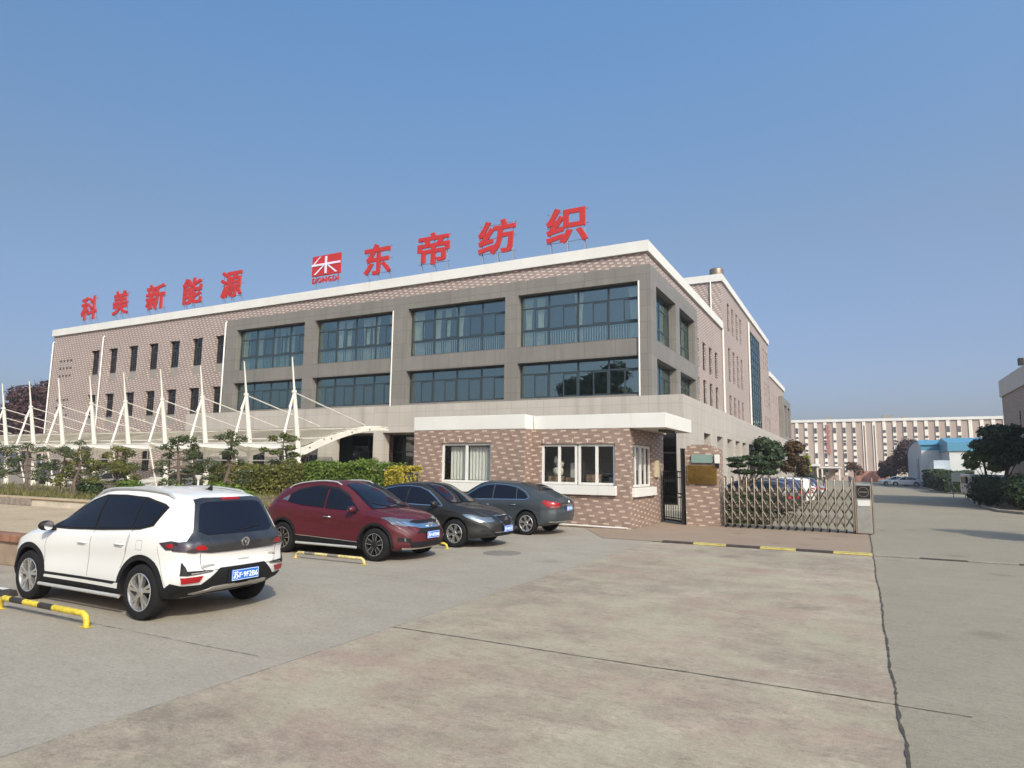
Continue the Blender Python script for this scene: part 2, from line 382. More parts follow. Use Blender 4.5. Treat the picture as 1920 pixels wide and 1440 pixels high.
def leaves(mb, blobs, n, size, flat=0., mi=None, shell=.55):
    """blobs: (cx,cy,cz,rx,ry,rz); small leaf quads scattered through the volume"""
    vols = [b[3]*b[4]*b[5] for b in blobs]; tot = sum(vols)
    rnd = random.random
    for b, vv in zip(blobs, vols):
        k = max(6, int(n*(vv/tot)**.8*tot**0/ (sum((x/tot)**.8 for x in vols))))
        for _ in range(k):
            while True:
                d = Vector((rnd()*2-1, rnd()*2-1, rnd()*2-1)); L = d.length
                if .01 < L <= 1: break
            d = d/L*(shell+(1-shell)*rnd()) if rnd() < .75 else d
            d *= 1+random.gauss(0, .08)
            p = Vector((b[0]+d.x*b[3], b[1]+d.y*b[4], b[2]+d.z*b[5]))
            nn = (d+Vector((rnd()-.5, rnd()-.5, rnd()-.2))*1.5).normalized()
            if flat: nn = (nn*(1-flat)+Vector((0, 0, 1))*flat).normalized()
            a = nn.orthogonal().normalized(); a.rotate(Matrix.Rotation(rnd()*6.28, 3, nn)); c = nn.cross(a)
            s1 = size*(.6+.8*rnd()); s2 = s1*(.45+.3*rnd())
            mb.add([p-a*s1, p-c*s2, p+a*s1, p+c*s2], [(0, 1, 2, 3)], mi)
# ---------------------------------------------------------------- ground, paving, joints
def sheet(name, x0, x1, y0, y1, z, m, poly=None):
    mb = MB()
    if poly: mb.add([(x, y, z) for x, y in poly], [tuple(range(len(poly)))])
    else: mb.quad((x0, y0, z), (x1, y0, z), (x1, y1, z), (x0, y1, z))
    return struct(name, mb, m)
sheet("ground", -900, 900, -400, 1400, -.012, GROUND)
sheet("parking_pavement", -60, -5.4, -30, 21.9, -.004, PARKC)
sheet("forecourt_pavement", -5.4, .2, -30, 18.86, -.004, MIDC)
sheet("road", .2, 9.4, -30, 175, -.004, ROADC)
sheet("inner_road", -60, .2, 26.0, 175, -.008, ROADC)
sheet("gate_apron_pavement", 0, 0, 0, 0, 0, APRON, poly=[(-6.9, 19.0), (.2, 19.0), (.2, 26.0), (-7.0, 26.0), (-7.0, 22.3), (-8.6, 21.9)])
bpy.data.objects["gate_apron_pavement"].location.z = .004
def joint(pts, w, z=.002, wv=.4):
    """thin ragged dark strip following pts on the ground"""
    mb = MB(); P = []
    for (a, b) in zip(pts, pts[1:]):
        n = max(2, int(math.dist(a, b)/.07))
        for i in range(n): P.append((a[0]+(b[0]-a[0])*i/n, a[1]+(b[1]-a[1])*i/n))
    P.append(pts[-1]); L = []; d0 = 0.
    for i, p in enumerate(P):
        q = P[min(i+1, len(P)-1)]; o = P[max(i-1, 0)]; dx, dy = q[0]-o[0], q[1]-o[1]; l = math.hypot(dx, dy) or 1
        d0 = d0*.86+random.gauss(0, .16*w); ww = w*(1+random.uniform(-wv, wv))/2
        L.append(((p[0]-dy/l*(ww+d0), p[1]+dx/l*(ww+d0), z), (p[0]+dy/l*(ww-d0), p[1]-dx/l*(ww-d0), z)))
    for a, b in zip(L, L[1:]): mb.quad(a[0], a[1], b[1], b[0])
    return struct("pavement_joint", mb, CRACK)
joint([(.2, -4), (.2, 7.9)], .021, .002, .7); joint([(.2, 7.9), (.2, 18.8)], .022, .002, .6); joint([(.2, 19.05), (.2, 26)], .03, .0095)
joint([(-5.4, 7.06), (.2, 7.06)], .016); joint([(.2, 7.04), (.75, 7.03)], .012)
joint([(1.3, 7.0), (9.2, 7.0)], .014)
joint([(-5.4, 2.0), (-5.4, 18.8)], .0035, .002, .9)
joint([(-12.3, 5.22), (-5.5, 5.28)], .006, .002, .9); joint([(-9, 10.1), (-5.45, 10.1)], .008, .002, .9)
joint([(-6.9, 15.2), (-5.4, 15.2)], .006, .002, .9)
joint([(-5.4, -3.2), (.2, -3.2)], .014)
joint([(.2, 26), (.2, 110)], .05, .002)
for yy in (33, 40, 47, 54, 61, 68, 82, 96): joint([(-6.5, yy), (6.2, yy)], .035, .002)
# painted kerb across the gateway
mb = MB(); x = -5.06
for k in range(6):
    mb.box(x, x+.875, 18.83, 19.03, 0, .05, k % 2); x += .875
tag(mb.build("painted_kerb", [KBLK, KYEL], bevel=.006), "low kerb painted in black and yellow blocks in front of the sliding gate", "kerb")
mb = MB(); x = .22
for k in range(9):
    mb.box(x, x+.96, 18.88, 19.0, 0, .022, (k+1) % 2)
    x += .96
tag(mb.build("painted_kerb", [KBLK, KGRY], bevel=.005), "low kerb with worn grey and black blocks across the open driveway", "kerb")
# manhole
mb = MB(); mb.lathe([(0, .003), (.41, .003), (.42, .006), (.455, .006), (.46, .001)], (-7.75, 14.3, 0), n=40)
m = mb.build("manhole_cover", STAIN); tag(m, "round iron manhole cover set in the concrete in front of the dark sedan", "manhole")

# ---------------------------------------------------------------- windows
def window(parent, axis, c, u0, u1, z0, z1, inward, nm=1, transom=None, rail=None, glass=None, frame=None, fw=.06, curtains=(), balusters=0, doors=False, curt=None, pitch=.12, split=True, name="window"):
    """window of nm modules on plane axis=c (c = frame front); parts: window > pane, curtain, balustrade"""
    glass = glass or GLASS; frame = frame or FRAME
    def B(mb, ua, ub, za, zb, d0, d1, mi=None):
        lo, hi = c+inward*d0, c+inward*d1
        if axis == 'y': mb.box(ua, ub, lo, hi, za, zb, mi)
        else: mb.box(lo, hi, ua, ub, za, zb, mi)
    f = MB(); d = .07
    B(f, u0, u1, z0, z0+fw, 0, d); B(f, u0, u1, z1-fw, z1, 0, d)
    B(f, u0, u0+fw, z0+fw, z1-fw, 0, d); B(f, u1-fw, u1, z0+fw, z1-fw, 0, d)
    step = (u1-u0)/nm
    for k in range(1, nm): B(f, u0+k*step-fw*.6, u0+k*step+fw*.6, z0+fw, z1-fw, .002, d)
    if transom: B(f, u0+fw, u1-fw, transom-fw*.5, transom+fw*.5, .008, d-.01)
    if rail: B(f, u0+fw, u1-fw, rail-fw*.8, rail+fw*.8, .006, d)
    if split:
        for k in range(nm):
            um = u0+(k+.5)*step+ (0 if nm > 1 else .0); za = rail or z0; zb = transom or z1
            B(f, um-fw*.4, um+fw*.4, za+fw*.5, zb-fw*.5, .012, d-.012)
            if doors and k % 1 == 0:  # opening sash with its own frame
                B(f, um+fw*.4, u0+(k+1)*step-fw*.6, zb-fw*1.3, zb-fw*.5, .012, d-.012)
                B(f, u0+(k+1)*step-fw*1.3, u0+(k+1)*step-fw*.6, za+fw*.8, zb-fw*1.3, .012, d-.012)
                B(f, um+fw*.4, u0+(k+1)*step-fw*1.3, za+fw*.8, za+fw*1.5, .012, d-.012)
    fo = f.build(name, frame, parent)
    g = MB(); B(g, u0+fw*.6, u1-fw*.6, z0+fw*.6, z1-fw*.6, .034, .040); g.build("pane", glass, fo)
    for (a, b) in curtains:
        cm = MB(); n = max(4, int((b-a)/.07)); zt = z1-.12; zb_ = z0+.1
        pts = []
        for i in range(n+1):
            u = a+(b-a)*i/n; w = (.03 if i % 2 else -.03)+random.uniform(-.01, .01)
            pts.append((u, .22+w))
        mid = (a+b)/2
        for i in range(n):
            for (ta, tb) in ((0., .45), (.45, .62), (.62, 1.)):
                def q(i_, tt):
                    u, w = pts[i_]; pinch = .62 if (.4 < tt < .66 and (b-a) < .7) else (.85 if tt > .66 and (b-a) < .7 else 1.)
                    u = mid+(u-mid)*pinch; z = zt+(zb_-zt)*tt; y = c+inward*w
                    return (u, y, z) if axis == 'y' else (y, u, z)
                cm.quad(q(i, ta), q(i+1, ta), q(i+1, tb), q(i, tb))
        cm.build("curtain", curt or CURT, fo)
    if balusters:
        bm_ = MB(); n = int((u1-u0-.1)/pitch); zt = (rail or z1)-.08
        for i in range(n+1):
            u = u0+.07+i*(u1-u0-.14)/n; B(bm_, u-.017, u+.017, z0+.08, zt, .09, .125)
        B(bm_, u0+.06, u1-.06, zt-.02, zt+.03, .085, .13)
        bm_.build("balustrade", BALU, fo)
    return fo
def curt_sets(u0, u1, seed, cnt):
    r = random.Random(seed); out = []
    ks = sorted(r.sample(range(9), cnt))
    for k in ks:
        a = u0+.15+(u1-u0-.9)*k/8; out.append((a, a+r.uniform(.45, .75)))
    return out

# ---------------------------------------------------------------- main office building
OB = empty("office_building", (-9.75, 34, 0), "long three storey tiled office building with grey stone window frame behind the gatehouse", "building")
XL, XR, YF, YB, HT = -67.1, -9.75, 34., 56.5, 14.45
# grey frame bays
BAY = [(-41.2, -34.25), (-33.3, -26.45), (-25.25, -18.15), (-17.3, -10.05)]
narrow = [(-60.85, -59.6), (-58.2, -56.95), (-55.35, -54.1), (-52.6, -51.35), (-49.85, -48.6), (-47.05, -45.8), (-44.3, -43.05)]
side_n = [(46.0, 47.1), (48.35, 49.45), (50.7, 51.8), (53.05, 54.15)]
w = MB()
holes = []
for a, b in narrow: holes += [(a, b, 9.1, 12.0), (a, b, 5.15, 8.0), (a, b, 1.4, 3.45)]
holes = [h for h in holes if not (h[0] > -46.2 and h[2] < 5)]
wall(w, 'y', YF, XL, -42.3, 0, HT-.55, holes, .3, 1)
wall(w, 'y', YF, -42.3, XR, 12.6, HT-.55, [], .3, 1)
wall(w, 'x', XR, YF, 44.8, 12.6, HT-.55, [], .25, -1)
sh = []
for a, b in side_n: sh += [(a, b, 9.3, 11.4), (a, b, 6.85, 8.6)]
wall(w, 'x', XR, 44.8, YB, 5.85, HT-.55, sh, .14, -1)
wall(w, 'x', XL, YF, YB, 0, HT-.55, [], .3, 1)
w.build("wall", BRICK, OB)
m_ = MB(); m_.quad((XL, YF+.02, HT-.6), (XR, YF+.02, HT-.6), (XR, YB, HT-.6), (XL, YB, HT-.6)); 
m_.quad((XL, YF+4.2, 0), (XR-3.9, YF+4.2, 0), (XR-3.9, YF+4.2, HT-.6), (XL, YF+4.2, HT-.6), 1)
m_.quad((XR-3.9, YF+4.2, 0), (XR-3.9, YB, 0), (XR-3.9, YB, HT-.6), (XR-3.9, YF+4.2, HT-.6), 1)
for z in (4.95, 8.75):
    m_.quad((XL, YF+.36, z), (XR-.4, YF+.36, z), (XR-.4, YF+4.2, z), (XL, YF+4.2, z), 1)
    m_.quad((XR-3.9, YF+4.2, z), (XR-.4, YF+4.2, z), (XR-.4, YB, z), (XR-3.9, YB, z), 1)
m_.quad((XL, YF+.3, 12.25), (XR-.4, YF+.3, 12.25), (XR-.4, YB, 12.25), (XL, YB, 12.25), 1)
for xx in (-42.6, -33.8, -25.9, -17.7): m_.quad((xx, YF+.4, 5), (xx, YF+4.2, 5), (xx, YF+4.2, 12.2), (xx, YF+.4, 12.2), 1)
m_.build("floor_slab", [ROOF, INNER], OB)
# parapet cap ring
m_ = MB(); o = .16
m_.box(XL-o, XR+o, YF-o, YF+.35, HT-.62, HT); m_.box(XR-.35, XR+o, YF+.35, YB-.2, HT-.62, HT); m_.box(XL-o, XL+.35, YF+.35, YB, HT-.62, HT)
m_.build("parapet", CAP, OB)
# grey stone frame, front and side
g = MB(); FY = 33.45; FX = -9.38
gh = []
for a, b in BAY: gh += [(a, b, 9.0, 12.1), (a, b, 5.98, 8.05)]
wall(g, 'y', FY, -42.35, FX, 5.86, 12.95, gh, .5, 1)
SB = [(34.55, 38.9), (39.85, 44.1)]
gh = []
for a, b in SB: gh += [(a, b, 9.0, 12.0), (a, b, 5.98, 8.0)]
wall(g, 'x', FX, FY, 44.9, 5.86, 12.95, gh, .5, -1)
g.quad((-42.35, FY, 12.95), (FX, FY, 12.95), (FX, YF+.3, 12.95), (-42.35, YF+.3, 12.95)); g.quad((XR, YF, 12.95), (FX, YF, 12.95), (FX, 44.9, 12.95), (XR, 44.9, 12.95))
g.quad((-42.35, FY, 5.86), (-42.35, YF, 5.86), (-42.35, YF, 12.95), (-42.35, FY, 12.95)); g.quad((FX, 44.9, 5.86), (XR, 44.9, 5.86), (XR, 44.9, 12.95), (FX, 44.9, 12.95))
g.build("stone_frame", GREY, OB)
for i, (a, b) in enumerate(BAY):
    window(OB, 'y', FY+.42, a+.03, b-.03, 9.02, 12.06, 1, 4, transom=11.32, rail=10.0, fw=.085, curtains=curt_sets(a, b, 20+i, 5 if i < 2 else 4), balusters=1, doors=True, pitch=.15)
    window(OB, 'y', FY+.42, a+.03, b-.03, 6.0, 8.02, 1, 4, transom=7.42, fw=.085, doors=True)
for i, (a, b) in enumerate(SB):
    window(OB, 'x', FX-.42, a+.03, b-.03, 9.02, 11.96, -1, 2, transom=11.2, rail=9.95, fw=.08, curtains=[(a+.3, a+1.2), (b-1.3, b-.4)])
    window(OB, 'x', FX-.42, a+.03, b-.03, 6.0, 7.96, -1, 2, transom=7.3, fw=.08)
for i, (a, b) in enumerate(narrow):
    window(OB, 'y', YF+.24, a+.01, b-.01, 9.85, 11.98, 1, 1, transom=11.3, fw=.05, glass=DGLASS, curtains=([(a+.45, a+.8)] if i in (4, 5) else []), split=(i != 6))
    p = MB(); p.box(a+.002, b-.002, YF+.2, YF+.29, 9.12, 9.83); p.box(a+.002, b-.002, YF+.06, YF+.25, 8.02, 9.1, 1); p.build("infill_panel", [GREYP, GREYP], OB)
    window(OB, 'y', YF+.24, a+.01, b-.01, 5.98, 7.98, 1, 1, transom=7.4, fw=.05, glass=DGLASS)
    p = MB(); p.box(a+.002, b-.002, YF+.2, YF+.29, 5.17, 5.96); p.build("infill_panel", GREYP, OB)
    if a < -46.3: window(OB, 'y', YF+.2, a+.01, b-.01, 1.42, 3.43, 1, 1, fw=.05, glass=DGLASS)
# grey course between the storeys on the brick part
for a, b in narrow:
    pass
for a, b in side_n:
    window(OB, 'x', XR-.12, a+.01, b-.01, 9.32, 11.38, -1, 1, transom=10.9, fw=.04, glass=DGLASS, split=False)
    window(OB, 'x', XR-.12, a+.01, b-.01, 6.87, 8.58, -1, 1, transom=8.1, fw=.04, glass=DGLASS, split=False)
# ventilation holes in the left end of the front wall
for zz in (11.25, 10.55, 9.85, 7.6, 6.9, 6.2):
    for k in range(4): m_ = MB(); m_.box(-65.7+k*.55, -65.45+k*.55, YF-.012, YF+.02, zz, zz+.2); m_.build("vent_hole", INDARK, OB)
# podium : white stone ground storey
p = MB(); PY = 33.2; PX = -7.7; PZ = 5.85
wall(p, 'y', PY, -46.0, -31.75, 0, PZ, [(-44.6, -43.3, 1.3, 3.2), (-41.9, -40.6, 1.3, 3.2), (-38.6, -37.2, 1.3, 3.2), (-36.0, -35.0, 0.02, 3.2), (-34.2, -32.2, .02, 3.6)], .3, 1)
cols = [(-31.7, -30.95), (-27.5, -26.75), (-23.3, -22.55), (-19.1, -18.35), (-14.9, -14.15)]
ph = []; xs = -31.75
for a, b in cols: 
    if a > xs: ph.append((xs, a, .02, 4.15))
    xs = b
ph = [h for h in ph if h[1]-h[0] > .1]
wall(p, 'y', PY, -31.75, -14.15, 0, PZ, ph, .7, 1)
wall(p, 'y', PY, -14.15, PX, 0, PZ, [(-9.95, -8.1, .3, 4.1)], .3, 1)
OPS = [38.0, 41.9, 45.5]+[48.8+3.15*i for i in range(19)]
oph = [(a, a+1.9, .9, 4.15) for a in OPS]
wall(p, 'x', PX, PY, 112, 0, PZ, oph, .9, -1)
p.quad((-46, PY, PZ), (PX, PY, PZ), (PX, YF+.5, PZ), (-46, YF+.5, PZ)); p.quad((-9.8, YF+.5, PZ), (PX, YF+.5, PZ), (PX, 112, PZ), (-9.8, 112, PZ))
p.quad((-46, PY, 0), (-46, YF, 0), (-46, YF, PZ), (-46, PY, PZ))
p.quad((-46, PY+.7, 4.15), (PX-.75, PY+.7, 4.15), (PX-.75, 38.2, 4.15), (-46, 38.2, 4.15))
p.build("ground_storey_wall", PODIUM, OB)
# setback glazing of the ground storey
for i, (a, b) in enumerate(((-31.7, -27.2), (-27.1, -22.9), (-22.8, -18.7), (-18.6, -14.2))):
    window(OB, 'y', 36.0, a, b, .1, 4.12, 1, 3, transom=3.0, fw=.07, split=False, glass=DGLASS)
m_ = MB(); m_.box(-28.6, -27.9, 35.2, 35.8, 0, 4.15); m_.build("column", GBRICK, OB)
for a, b, e, f in ((-44.6, -43.3, 1.3, 3.2), (-41.9, -40.6, 1.3, 3.2), (-38.6, -37.2, 1.3, 3.2), (-36.0, -35.0, 0.02, 3.2), (-34.2, -32.2, .02, 3.6)):
    window(OB, 'y', PY+.2, a+.01, b-.01, e, f-.01, 1, 1, fw=.06, glass=DGLASS)
d = window(OB, 'y', PY+.15, -9.94, -8.11, .3, 4.09, 1, 2, transom=2.9, rail=1.5, fw=.09, glass=DGLASS, frame=IRON, split=False, name="door")
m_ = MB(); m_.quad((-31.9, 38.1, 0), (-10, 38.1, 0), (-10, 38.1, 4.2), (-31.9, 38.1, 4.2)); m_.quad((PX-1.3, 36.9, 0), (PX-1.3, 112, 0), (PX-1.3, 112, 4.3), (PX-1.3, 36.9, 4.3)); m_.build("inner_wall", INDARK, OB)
for a in OPS[:12]:
    window(OB, 'x', PX-.82, a+.01, a+1.89, .92, 4.13, -1, 1, transom=3.3, fw=.06, glass=DGLASS)
# downpipes
for x, y, z0, z1 in ((-66.95, YF-.12, 0, 13.2), (-59.0, YF-.12, 0, 13.1), (-42.5, FY-.0, 5.9, 12.8)):
    m_ = MB(); m_.tube([(x, y, z0), (x, y, z1), (x, y+.15, z1+.12)], .06, 10); m_.build("downpipe", WPIPE, OB, smooth=50)
for x in (-10.02, -26.4):
    m_ = MB(); m_.tube([(x, FY-.07, 5.87), (x, FY-.07, 12.08)], .05, 10); m_.build("downpipe", WPIPE, OB, smooth=50)
m_ = MB(); m_.tube([(XR+.1, 56.2, 5.86), (XR+.1, 56.2, 13.8)], .1, 10); m_.build("downpipe", WPIPE, OB, smooth=50)

# ---------------------------------------------------------------- tower block behind
TB = empty("factory_block", (-9.75, 57, 0), "taller tiled block with a tall glazed stair strip behind the office building", "building")
TY0, TY1, TH = 56.55, 89.0, 18.72
tn = [(59.3, 60.4), (61.6, 62.7), (63.9, 65.0), (66.2, 67.3), (83.8, 84.7), (85.8, 86.7), (87.6, 88.5)]
th = [(72.8, 80.9, 6.2, 17.0)]
for a, b in tn: th += [(a, b, 14.3, 16.85), (a, b, 9.8, 12.8), (a, b, 6.6, 8.6)]
w = MB(); wall(w, 'x', XR, TY0, TY1, 5.86, TH-.6, th, .16, -1); wall(w, 'y', TY0, -38, XR, 5, TH-.6, [], .3, 1); wall(w, 'y', TY1, -38, XR, 5, TH-.6, [], .3, 1)
w.build("wall", BRICK, TB)
m_ = MB(); m_.box(-38, XR+.16, TY0-.16, TY0+.35, TH-.62, TH); m_.box(XR-.35, XR+.16, TY0+.35, TY1+.16, TH-.62, TH); m_.build("parapet", CAP, TB)
m_ = MB(); m_.quad((-38, TY0, TH-.7), (XR, TY0, TH-.7), (XR, TY1, TH-.7), (-38, TY1, TH-.7)); m_.quad((XR-1.5, TY0, 5), (XR-1.5, TY1, 5), (XR-1.5, TY1, TH-.7), (XR-1.5, TY0, TH-.7), 1); m_.build("roof", [ROOF, INDARK], TB)
for a, b in tn:
    for e, f in ((14.32, 16.83), (9.82, 12.78), (6.62, 8.58)): window(TB, 'x', XR-.13, a+.01, b-.01, e, f, -1, 1, fw=.04, glass=DGLASS, split=False)
f = MB()
for k in range(6): y = 72.8+k*8.1/5; f.box(XR-.12, XR-.02, y-.05+(.06 if k == 0 else 0)-(.06 if k == 5 else 0), y+.05+(.06 if k == 0 else 0)-(.06 if k == 5 else 0), 6.2, 17)
for k in range(13): z = 6.2+k*10.8/12; f.box(XR-.115, XR-.025, 72.9, 80.8, z-.04+(.05 if k == 0 else 0)-(.05 if k == 12 else 0), z+.04+(.05 if k == 0 else 0)-(.05 if k == 12 else 0))
fo = f.build("stair_window", FRAME, TB); m_ = MB(); m_.box(XR-.075, XR-.07, 72.85, 80.85, 6.25, 16.95); m_.build("pane", GLASS, fo)
m_ = MB(); m_.tube([(XR+.12, 71.3, 5.9), (XR+.12, 71.3, 17.5)], .11, 10); m_.build("downpipe", WPIPE, TB, smooth=50)
m_ = MB(); m_.tube([(-10.6, TY0-.12, 12), (-10.6, TY0-.12, 18.1), (-10.6, TY0+.1, 18.3)], .06, 8); m_.build("downpipe", WPIPE, TB, smooth=50)
# third block
CB = empty("rear_block", (-9.75, 89, 0), "lower tiled block with a grey framed far corner at the far end of the row", "building")
th = []
for k in range(4):
    for e, f in ((11, 12.3), (8.6, 10), (6.4, 7.7)): th.append((91.5+k*1.9, 91.9+k*1.9, e, f))
w = MB(); wall(w, 'x', XR, 89.2, 108, 5.86, 14.1, th, .3, -1); wall(w, 'y', 108, -38, XR, 5, 14.1, [], .3, 1); w.build("wall", BRICK, CB)
for h in th: window(CB, 'x', XR-.2, h[0]+.01, h[1]-.01, h[2]+.01, h[3]-.01, -1, 1, fw=.04, glass=DGLASS, split=False)
m_ = MB(); m_.box(XR-.35, XR+.16, 89.2, 108.2, 14.1, 14.72); m_.build("parapet", CAP, CB)
m_ = MB(); m_.quad((-38, 89.2, 14.05), (XR, 89.2, 14.05), (XR, 108, 14.05), (-38, 108, 14.05)); m_.quad((XR-1.5, 89.2, 5), (XR-1.5, 112, 5), (XR-1.5, 112, 13), (XR-1.5, 89.2, 13)); m_.build("roof", [ROOF], CB)
g = MB(); wall(g, 'x', -9.2, 99.5, 112, 5.86, 12.6, [(102, 105.6, 7, 11.6), (107, 110.6, 7, 11.6)], .8, -1); g.quad((-9.2, 99.5, 5.86), (-9.75, 99.5, 5.86), (-9.75, 99.5, 12.6), (-9.2, 99.5, 12.6)); g.quad((-9.2, 99.5, 12.6), (-38, 99.5, 12.6), (-38, 112, 12.6), (-9.2, 112, 12.6)); wall(g, 'y', 112, -38, -9.2, 0, 12.6, [], .3, 1)
g.build("stone_frame", GREY, CB)
for a, b in ((102, 105.6), (107, 110.6)): window(CB, 'x', -9.9, a+.01, b-.01, 7.01, 11.59, -1, 2, transom=9.3, fw=.08, glass=DGLASS)
# water tank on the tower
t_ = empty("water_tank", (-10.75, 60.3, 17.98), "shiny cylindrical steel water tank on top of the taller block", "water tank")
m_ = MB(); m_.lathe([(0, 1.0), (.60, 1.0), (.62, 1.05), (.62, 2.25), (.54, 2.33), (0, 2.38)], (-10.75, 60.3, 18.0), n=32); m_.build("tank_body", STEEL, t_, smooth=40)
m_ = MB()
for k in range(6):
    a = k*math.pi/3; m_.tube([(-10.75+.5*math.cos(a), 60.3+.5*math.sin(a), 18.0), (-10.75+.5*math.cos(a), 60.3+.5*math.sin(a), 19.01)], .05, 6)
m_.build("stand", SUPPORT, t_)

# ---------------------------------------------------------------- roof lettering
def sign(ch, x0, x1, z0, z1, label, name="rooftop_character"):
    t = empty(name, ((x0+x1)/2, 34.6, HT-.6), label, "sign letter", "red characters on the roof of the office building")
    vs, fs = text_mb(ch, x1-x0, z1-z0, .12, .027)
    mb = MB(); mb.add([(v[0]+x0, v[1]+34.6, v[2]+z0) for v in vs], fs); o = mb.build("sign_face", [RED, REDE], t)
    for p in o.data.polygons:
        if abs(p.normal.y) < .5: p.material_index = 1
    m = MB()
    for x in (x0+.25, (x0+x1)/2, x1-.25):
        m.tube([(x, 34.72, HT-.6), (x, 34.72, z1-.15)], .022, 6); m.tube([(x, 34.72, z0+.3), (x, 35.5, HT-.6)], .018, 5)
    for z in (z0+.15, (z0+z1)/2, z1-.25): m.tube([(x0, 34.74, z), (x1, 34.74, z)], .02, 5)
    m.build("support_frame", SUPPORT, t)
for ch, a, b, z0, z1, n in (("科", -64.2, -61.7, 15.2, 17.45, "first red roof character from the left end"), ("美", -59.3, -57.0, 15.2, 17.45, "second red roof character from the left, a stacked symmetrical shape"), ("新", -54.5, -51.9, 15.15, 17.45, "third red roof character from the left"), ("能", -49.6, -47.1, 15.15, 17.4, "fourth red roof character from the left"), ("源", -44.9, -42.4, 15.15, 17.4, "fifth red roof character, last of the left group before the logo"),
        ("东", -30.1, -27.7, 15.15, 17.4, "red roof character just right of the square logo"), ("帝", -25.5, -22.95, 15.25, 17.45, "second red roof character right of the logo"), ("纺", -20.8, -18.1, 15.25, 17.5, "third red roof character right of the logo"), ("织", -16.05, -13.35, 15.25, 17.5, "rightmost red roof character near the building corner")):
    sign(ch, a, b, z0, z1, n)
t = empty("rooftop_logo", (-33.6, 34.6, HT-.6), "square red logo with pale crossing lines above small lettering on the roof", "logo sign")
x0, x1, z0, z1 = -34.95, -32.25, 15.75, 17.25
m_ = MB(); m_.box(x0, x1, 34.55, 34.68, z0, z1); m_.build("sign_face", RED, t)
m_ = MB(); cx, cz = (x0+x1)/2, (z0+z1)/2+.0
m_.box(cx-.09, cx+.09, 34.50, 34.545, z0+.1, z1-.12); m_.box(x0-.02, x1+.0, 34.51, 34.548, cz-.02, cz+.14)
for sx in (-1, 1):
    m_.add([(cx+sx*.12, 34.512, cz-.03), (cx+sx*.30, 34.512, cz-.03), (cx+sx*1.15, 34.512, z0+.1), (cx+sx*.92, 34.512, z0+.1)], [(0, 1, 2, 3)])
m_.add([(cx-.65, 34.512, z1-.12), (cx-.45, 34.512, z1-.05), (cx-1.05, 34.512, cz+.15), (cx-1.25, 34.512, cz+.15)], [(0, 1, 2, 3)])
m_.build("logo_line", LAVEN, t)
vs, fs = text_mb("DONGDI", 2.5, .42, .1, .008, 1.15); m_ = MB(); m_.add([(v[0]-34.9, v[1]+34.6, v[2]+15.2) for v in vs], fs); m_.build("lettering", RED, t)
m_ = MB()
for x in (x0+.3, x1-.3): m_.tube([(x, 34.75, HT-.6), (x, 34.75, z1-.1)], .025, 6)
m_.tube([(x0, 34.74, z0+.1), (x1, 34.74, z0+.1)], .02, 5); m_.tube([(x0, 34.74, 15.4), (x1, 34.74, 15.4)], .02, 5)
m_.build("support_frame", SUPPORT, t)

# ---------------------------------------------------------------- gatehouse
GH = empty("gatehouse", (-11, 22.1, 0), "small single storey brick gatehouse with thick white roof band and white framed windows", "gatehouse")
w = MB()
wall(w, 'y', 21.5, -15.72, -10.78, 0, 3.5, [(-14.42, -12.18, 1.46, 2.97)], .14, 1)
w.quad((-10.78, 21.5, 0), (-10.78, 22.15, 0), (-10.78, 22.15, 3.5), (-10.78, 21.5, 3.5))
wall(w, 'y', 22.15, -10.78, -7.03, 0, 3.5, [(-10.43, -7.56, 1.46, 2.94)], .14, 1)
wall(w, 'x', -7.03, 22.15, 26.6, 0, 3.5, [(22.5, 24.9, 1.4, 2.93)], .14, -1)
wall(w, 'y', 26.6, -15.72, -7.03, 0, 3.5, [], .14, 1); wall(w, 'x', -15.72, 21.5, 26.6, 0, 3.5, [], .14, 1)
w.build("wall", GBRICK, GH)
r = MB(); r.box(-15.74, -10.76, 21.485, 26.8, 3.47, 4.0); r.box(-10.738, -5.74, 22.135, 25.95, 3.472, 3.98); r.box(-10.738, -6.95, 25.952, 26.79, 3.473, 3.979); r.build("roof_band", CAP, GH, bevel=.015)
m_ = MB(); m_.quad((-15.6, 25.2, 0), (-7.1, 25.2, 0), (-7.1, 25.2, 3.46), (-15.6, 25.2, 3.46)); [(m_.quad((a, y, z), (b, y, z), (b, 25.2, z), (a, 25.2, z))) for z in (.05, 3.3) for a, b, y in ((-15.6, -10.9, 21.65), (-10.9, -7.15, 22.3))]; m_.build("inner_wall", mat("gatehouse_interior_plaster", (.30, .29, .26), .9), GH)
window(GH, 'y', 21.58, -14.41, -12.19, 1.47, 2.96, 1, 2, fw=.085, glass=CGLASS, frame=WFRAME, split=False, curtains=[(-14.12, -13.34), (-13.26, -12.28)], curt=GCURT)
for a, b in ((-10.42, -9.02), (-8.97, -7.57)): window(GH, 'y', 22.23, a, b, 1.47, 2.93, 1, 2, fw=.085, glass=CGLASS, frame=WFRAME, split=False)
for a, b in ((22.51, 23.68), (23.72, 24.89)): window(GH, 'x', -7.11, a, b, 1.41, 2.92, -1, 2, fw=.085, glass=CGLASS, frame=WFRAME, split=False, curtains=[(a+.2, a+.5)], curt=GCURT)
for q in ((-14.5, -12.1, 21.38, 21.56, 1.13, 1.458), (-10.5, -7.5, 22.03, 22.21, 1.13, 1.458), (-7.09, -6.91, 22.4, 25.15, 1.08, 1.398)): s_ = MB(); s_.box(*q); s_.build("window_sill", CAP, GH, bevel=.01)
